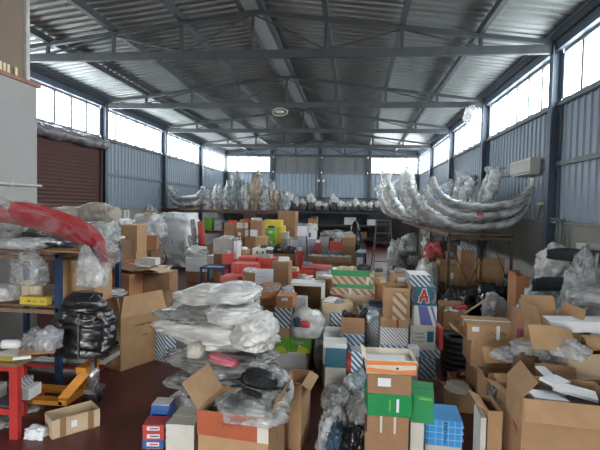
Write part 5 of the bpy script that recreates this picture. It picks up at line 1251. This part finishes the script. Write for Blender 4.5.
# front open carton
Y = 3.45; zf = at(565, 404, Y).z
t = carton('large open tan carton in front with white packing inside', (at(575, 404, Y).x+.02, Y+.28, 0), (.66, .52, zf), -.10, CB, openf=(-66, None, None, 128), fl=.16, lab=(-.47, .6, .01, .1, RED))
MB().box((-.331, -.08, zf*.72), (.003, .12, .05)).build('red_tape', RTAPE, t)
for i, (x, y, r) in enumerate(((-.12, -.05, .3), (.1, .0, -.25), (.0, .1, .8))):
    tag(MB().box((0, 0, 0), (.30, .12, .025)).build('packing_piece', FOAM, None, (t.location.x+x, t.location.y+y, zf-.04+.035*i), (.2, .15, r)), ['white packing strip lying low in the front carton', 'white packing strip sticking out of the front carton', 'white packing strip at the back of the front carton'][i], 'packing')
MB().box((0, 0, zf*.88), (.62, .48, .01)).build('inside_shade_layer', BLK, t)  # black sheet added to stand in for the shade inside the carton
o = stack(496, 511, 3.85, .34, [(412, B('narrow tan carton with a small open flap beside the front carton', CB, openf=(None, None, None, 25), fl=.10, tall=True, lab=(.0, .2, .3, .2)))])
stack(478, 492, 4.0, .3, [(418, B('white edged carton beside the narrow tan carton', OFF, x=(490, 495.5), tall=True))])
carton('tan carton behind the large front carton', (at(535, 378, 4.05).x, 4.2, 0), (.4, .3, at(530, 396, 4.05).z), .12, CBB, openf=(None, None, 20, 20), fl=.12)
# wrapped parts against the right wall
for (x0, y0, x1, y1, Y, dp, mt, lb, nm) in ((540, 248, 578, 284, 7.6, .7, FILMW, 'cream film bundle topping the wrapped parts by the right wall', 0), (556, 262, 606, 316, 6.6, .8, FILM, 'clear bag slumped over wrapped parts by the right wall', 0), (521, 288, 565, 330, 6.8, .8, FILM, 'grey pointed film heap beside the upright carton', 0), (560, 282, 606, 330, 6.1, .6, FILM, 'grey film heap above the polystyrene slab', 0), (528, 273, 546, 305, 8.4, .5, FILMG, 'dark grey film bundle behind the upright carton', 0), (545, 282, 572, 318, 7.7, .6, BAGB, 'black wrapped part under the curved dark bumper', 0)):
    lump(lb, x0, y0, x1, y1, Y, dp, mt, 'wrapped_bundle', 'bundle', amp=.36, freq=2.6, z=(0 if y1 > 300 else None), res=5, e=2.3)
P = at(590, 256, 7.0); wrapped_bumper('bare black bumper lying high against the right wall', (P.x, 7.2, P.z-.02), (math.radians(-80), .05, -.2), 1.0, -.10, .20, .05, 0, DPRIM, wrap=False, name='bare_bumper')
P = at(553, 284, 7.0); wrapped_bumper('curved dark bumper half buried in film beside the right wall', (P.x, 7.0, P.z), (math.radians(-75), 0, .1), .75, -.14, .22, .06, 1, DPRIM, wrap=False, name='bare_bumper')
P = at(595, 248, 7.6); carton('cream box against the right wall above the black bumper', (P.x, 7.75, P.z-.1), (.28, .3, .16), 0, OFF, detail=False)

# ------------------------------------------------------------------ LOOSE SHEETS AND SCRAPS ON THE HEAPS
def sheet(label, x, y, Y, w, d, mat, rot, bend=.04, name='cardboard_sheet', cat='cardboard'):
    """thin bent piece of board resting on the heap"""
    P = at(x, y, Y); m = MB(); n = 6; top, bot = [], []
    for i in range(n+1):
        u = -.5+i/n; z = bend*(1-4*u*u)
        top.append([(u*w, -d/2, z+.006), (u*w, d/2, z+.006)]); bot.append([(u*w, d/2, z), (u*w, -d/2, z)])
    m.grid(top, smooth=False); m.grid(bot, smooth=False)
    for j in (0, 1): m.grid([[t_[j] for t_ in top], [b_[1-j] for b_ in bot]], smooth=False)
    for k in (0, -1): m.quad([top[k][0], top[k][1], bot[k][0], bot[k][1]])
    return tag(m.build(name, mat, None, P, rot), label, cat)
sheet('bent tan cardboard sheet leaning on the carton with spread flaps', 552, 340, 4.42, .40, .24, CB, (.9, .1, .1))
sheet('pale cardboard sheet lying on the wall side of the carton heap', 592, 368, 4.38, .40, .22, CBP, (1.0, -.1, -.05))
sheet('brown cardboard flap sticking up behind the front carton', 556, 376, 4.28, .36, .18, CBB, (1.1, .1, .1))
sheet('torn tan cardboard strip before the purple taped carton', 531, 346, 4.85, .24, .14, CB, (.9, .1, .1))
sheet('white printed leaflet lying on the carton heap', 545, 372, 4.2, .16, .11, PAP, (.5, .2, .6), .01, 'leaflet', 'paper')
sheet('tan cardboard sheet sliding off the lettered open carton', 500, 356, 5.25, .36, .18, CB, (1.0, .0, .05))
sheet('brown cardboard offcut lying on the aisle floor near the rubber rings', 452, 384, 5.95, .26, .18, CBB, (0, 0, .3), .0)
sheet('dark flattened carton poking out over the wide brown carton', 118, 268, 7.35, .55, .4, CBD, (.12, .05, .25))
sheet('pale flattened carton sticking out beside the white board', 156, 271, 7.55, .45, .3, CBP, (.04, -.02, -.35))
sheet('white sheet of packing foam lying beside the flattened cartons', 160, 268, 7.85, .35, .3, FOAM, (.03, -.02, .2), .02, 'foam_sheet', 'foam')
for i, (x, y, Y, r, mt, lb) in enumerate(((506, 356, 5.0, .11, FILM, 'clear film wad below the lettered open carton'), (552, 392, 4.0, .10, FILMW, 'milky film wad inside the rim of the front carton'), (570, 352, 4.35, .12, FILM, 'clear film wad under the polystyrene slab'), (590, 300, 5.9, .18, FILM, 'clear film peak above the polystyrene slab'), (536, 306, 6.4, .18, FILMT, 'thin clear film tent beside the upright carton'))):
    me = crumple_mesh(r*1.3, r, r*.7, 500+i, .4, 2.6, .6, 4, 2.0, fold=(1.3, 1, 1)); me.materials.append(mt)
    P = at(x, y, Y); SOFT.append(tag(link('film_wad', me, None, P-Vector((0, 0, r*.3)), (0, 0, i)), lb, 'film'))
# loose papers and boxes on the left shelves and boards
for i, (x, y, Y, w, h, mt, lb) in enumerate(((150, 256, 7.9, .3, .12, OFF, 'off-white box on the flattened cartons beside the handwritten carton'), (128, 262, 8.05, .25, .06, CBO, 'flat orange-brown box on the white board'))):
    P = at(x, y, Y); carton(lb, (P.x, Y, zq+.09), (w, .2, h), .3*i, mt, detail=False)

# ------------------------------------------------------------------ SETTLE: film, bags and cloth yield to what they lean on; loose bits lie on top
from mathutils.bvhtree import BVHTree
bpy.context.view_layer.update()
def _root(o):
    while o.parent: o = o.parent
    return o
def _tree(o):
    M = o.matrix_world; vs = [M @ v.co for v in o.data.vertices]
    lo = [min(v[i] for v in vs) for i in range(3)]; hi = [max(v[i] for v in vs) for i in range(3)]
    return [BVHTree.FromPolygons(vs, [list(p.vertices) for p in o.data.polygons]), lo, hi]
def _inside(t, p, dirs=(Vector((.31, .22, .92)).normalized(), Vector((-.5, .61, .6)).normalized())):
    for d in dirs:
        q = p; n = 0
        while n < 30:
            h = t.ray_cast(q, d)[0]
            if h is None: break
            n += 1; q = h+d*2e-5
        if n % 2 == 0: return False
    return True
SKIN = ('film_wrap', 'film_cover', 'dark_part')
softset = set(SOFT)
MESH = [o for o in bpy.data.objects if o.type == 'MESH' and _root(o).get('kind') != 'structure' and len(o.data.polygons) and o.name.split('.')[0] not in ('printed_text', 'handwriting', 'paper_label', 'tape', 'strap', 'grid_line')]
TREE = {o: _tree(o) for o in MESH}
smallset = set(SMALL)
def _hit(lo, hi, lo2, hi2, e=0.): return all(lo[i] < hi2[i]+e and hi[i]+e > lo2[i] for i in range(3))
# loose bits: lift onto whatever covers the spot
for o in SMALL:
    for it in range(4):
        T, lo, hi = TREE[o]; c = Vector([(lo[i]+hi[i])/2 for i in range(3)]); top = None
        for q in MESH:
            if q is o or q in smallset: continue
            Tq, lq, hq = TREE[q]
            if _hit(lo, hi, lq, hq) and (_inside(Tq, c) or _inside(Tq, Vector((c.x, c.y, lo[2]+.015)))):
                h = Tq.ray_cast(Vector((c.x, c.y, hq[2]+.5)), Vector((0, 0, -1)))[0]
                if h is not None and h.z > lo[2]: top = max(top or -9, h.z)
        if top is None: break
        o.location.z += top-lo[2]-.004; bpy.context.view_layer.update(); TREE[o] = _tree(o)
# film: cut back along the line to its own middle, or to the nearest face
NOFIT = {'puffer_jacket', 'pallet_jack'}
order = [o for o in SOFT if o in TREE]
done = []
for o in order:
    T, lo, hi = TREE[o]; ro = _root(o); skin = o.name.split('.')[0] in SKIN
    obs = []
    for q in MESH:
        if q is o or _root(q) is ro or (q in softset and q not in done): continue
        if _root(q).name.split('.')[0] in NOFIT: continue
        if ro.name.startswith('plastic_bag') and _root(q).name.startswith('door_mirror'): continue
        Tq, lq, hq = TREE[q]
        if min(hq[i]-lq[i] for i in range(3)) < .012 and q not in softset: continue
        if _hit(lo, hi, lq, hq): obs.append(TREE[q])
    done.append(o)
    if not obs: continue
    if o.data.users > 1: o.data = o.data.copy()
    M = o.matrix_world; Mi = M.inverted(); vs = [M @ v.co for v in o.data.vertices]; C = sum(vs, Vector())/len(vs); ch = False
    if skin and 'film_wrap' in o.name: C = None
    for it in range(2):
        for Tq, lq, hq in obs:
            cin = C is None or _inside(Tq, C)
            for i, p in enumerate(vs):
                if not (lq[0] < p.x < hq[0] and lq[1] < p.y < hq[1] and lq[2] < p.z < hq[2]): continue
                if not _inside(Tq, p): continue
                n = Tq.find_nearest(p)
                if not cin and n[3] > .012:
                    d = C-p; L = d.length; d.normalize(); h = Tq.ray_cast(p, d)[0]
                    if h is not None and (h-p).length < L*.9: vs[i] = h+d*.003; ch = True; continue
                if n[3] > 1e-6: vs[i] = n[0]+(n[0]-p).normalized()*.003; ch = True
    if ch:
        for i, v in enumerate(o.data.vertices): v.co = Mi @ vs[i]
        o.data.update(); TREE[o] = _tree(o)

# ------------------------------------------------------------------ shared labels get a shared group
_seen = {}
for o in bpy.data.objects:
    if o.parent is None and 'label' in o: _seen.setdefault(o['label'], []).append(o)
for lb, os_ in _seen.items():
    if len(os_) > 1:
        for o in os_:
            if 'group' not in o: o['group'] = lb
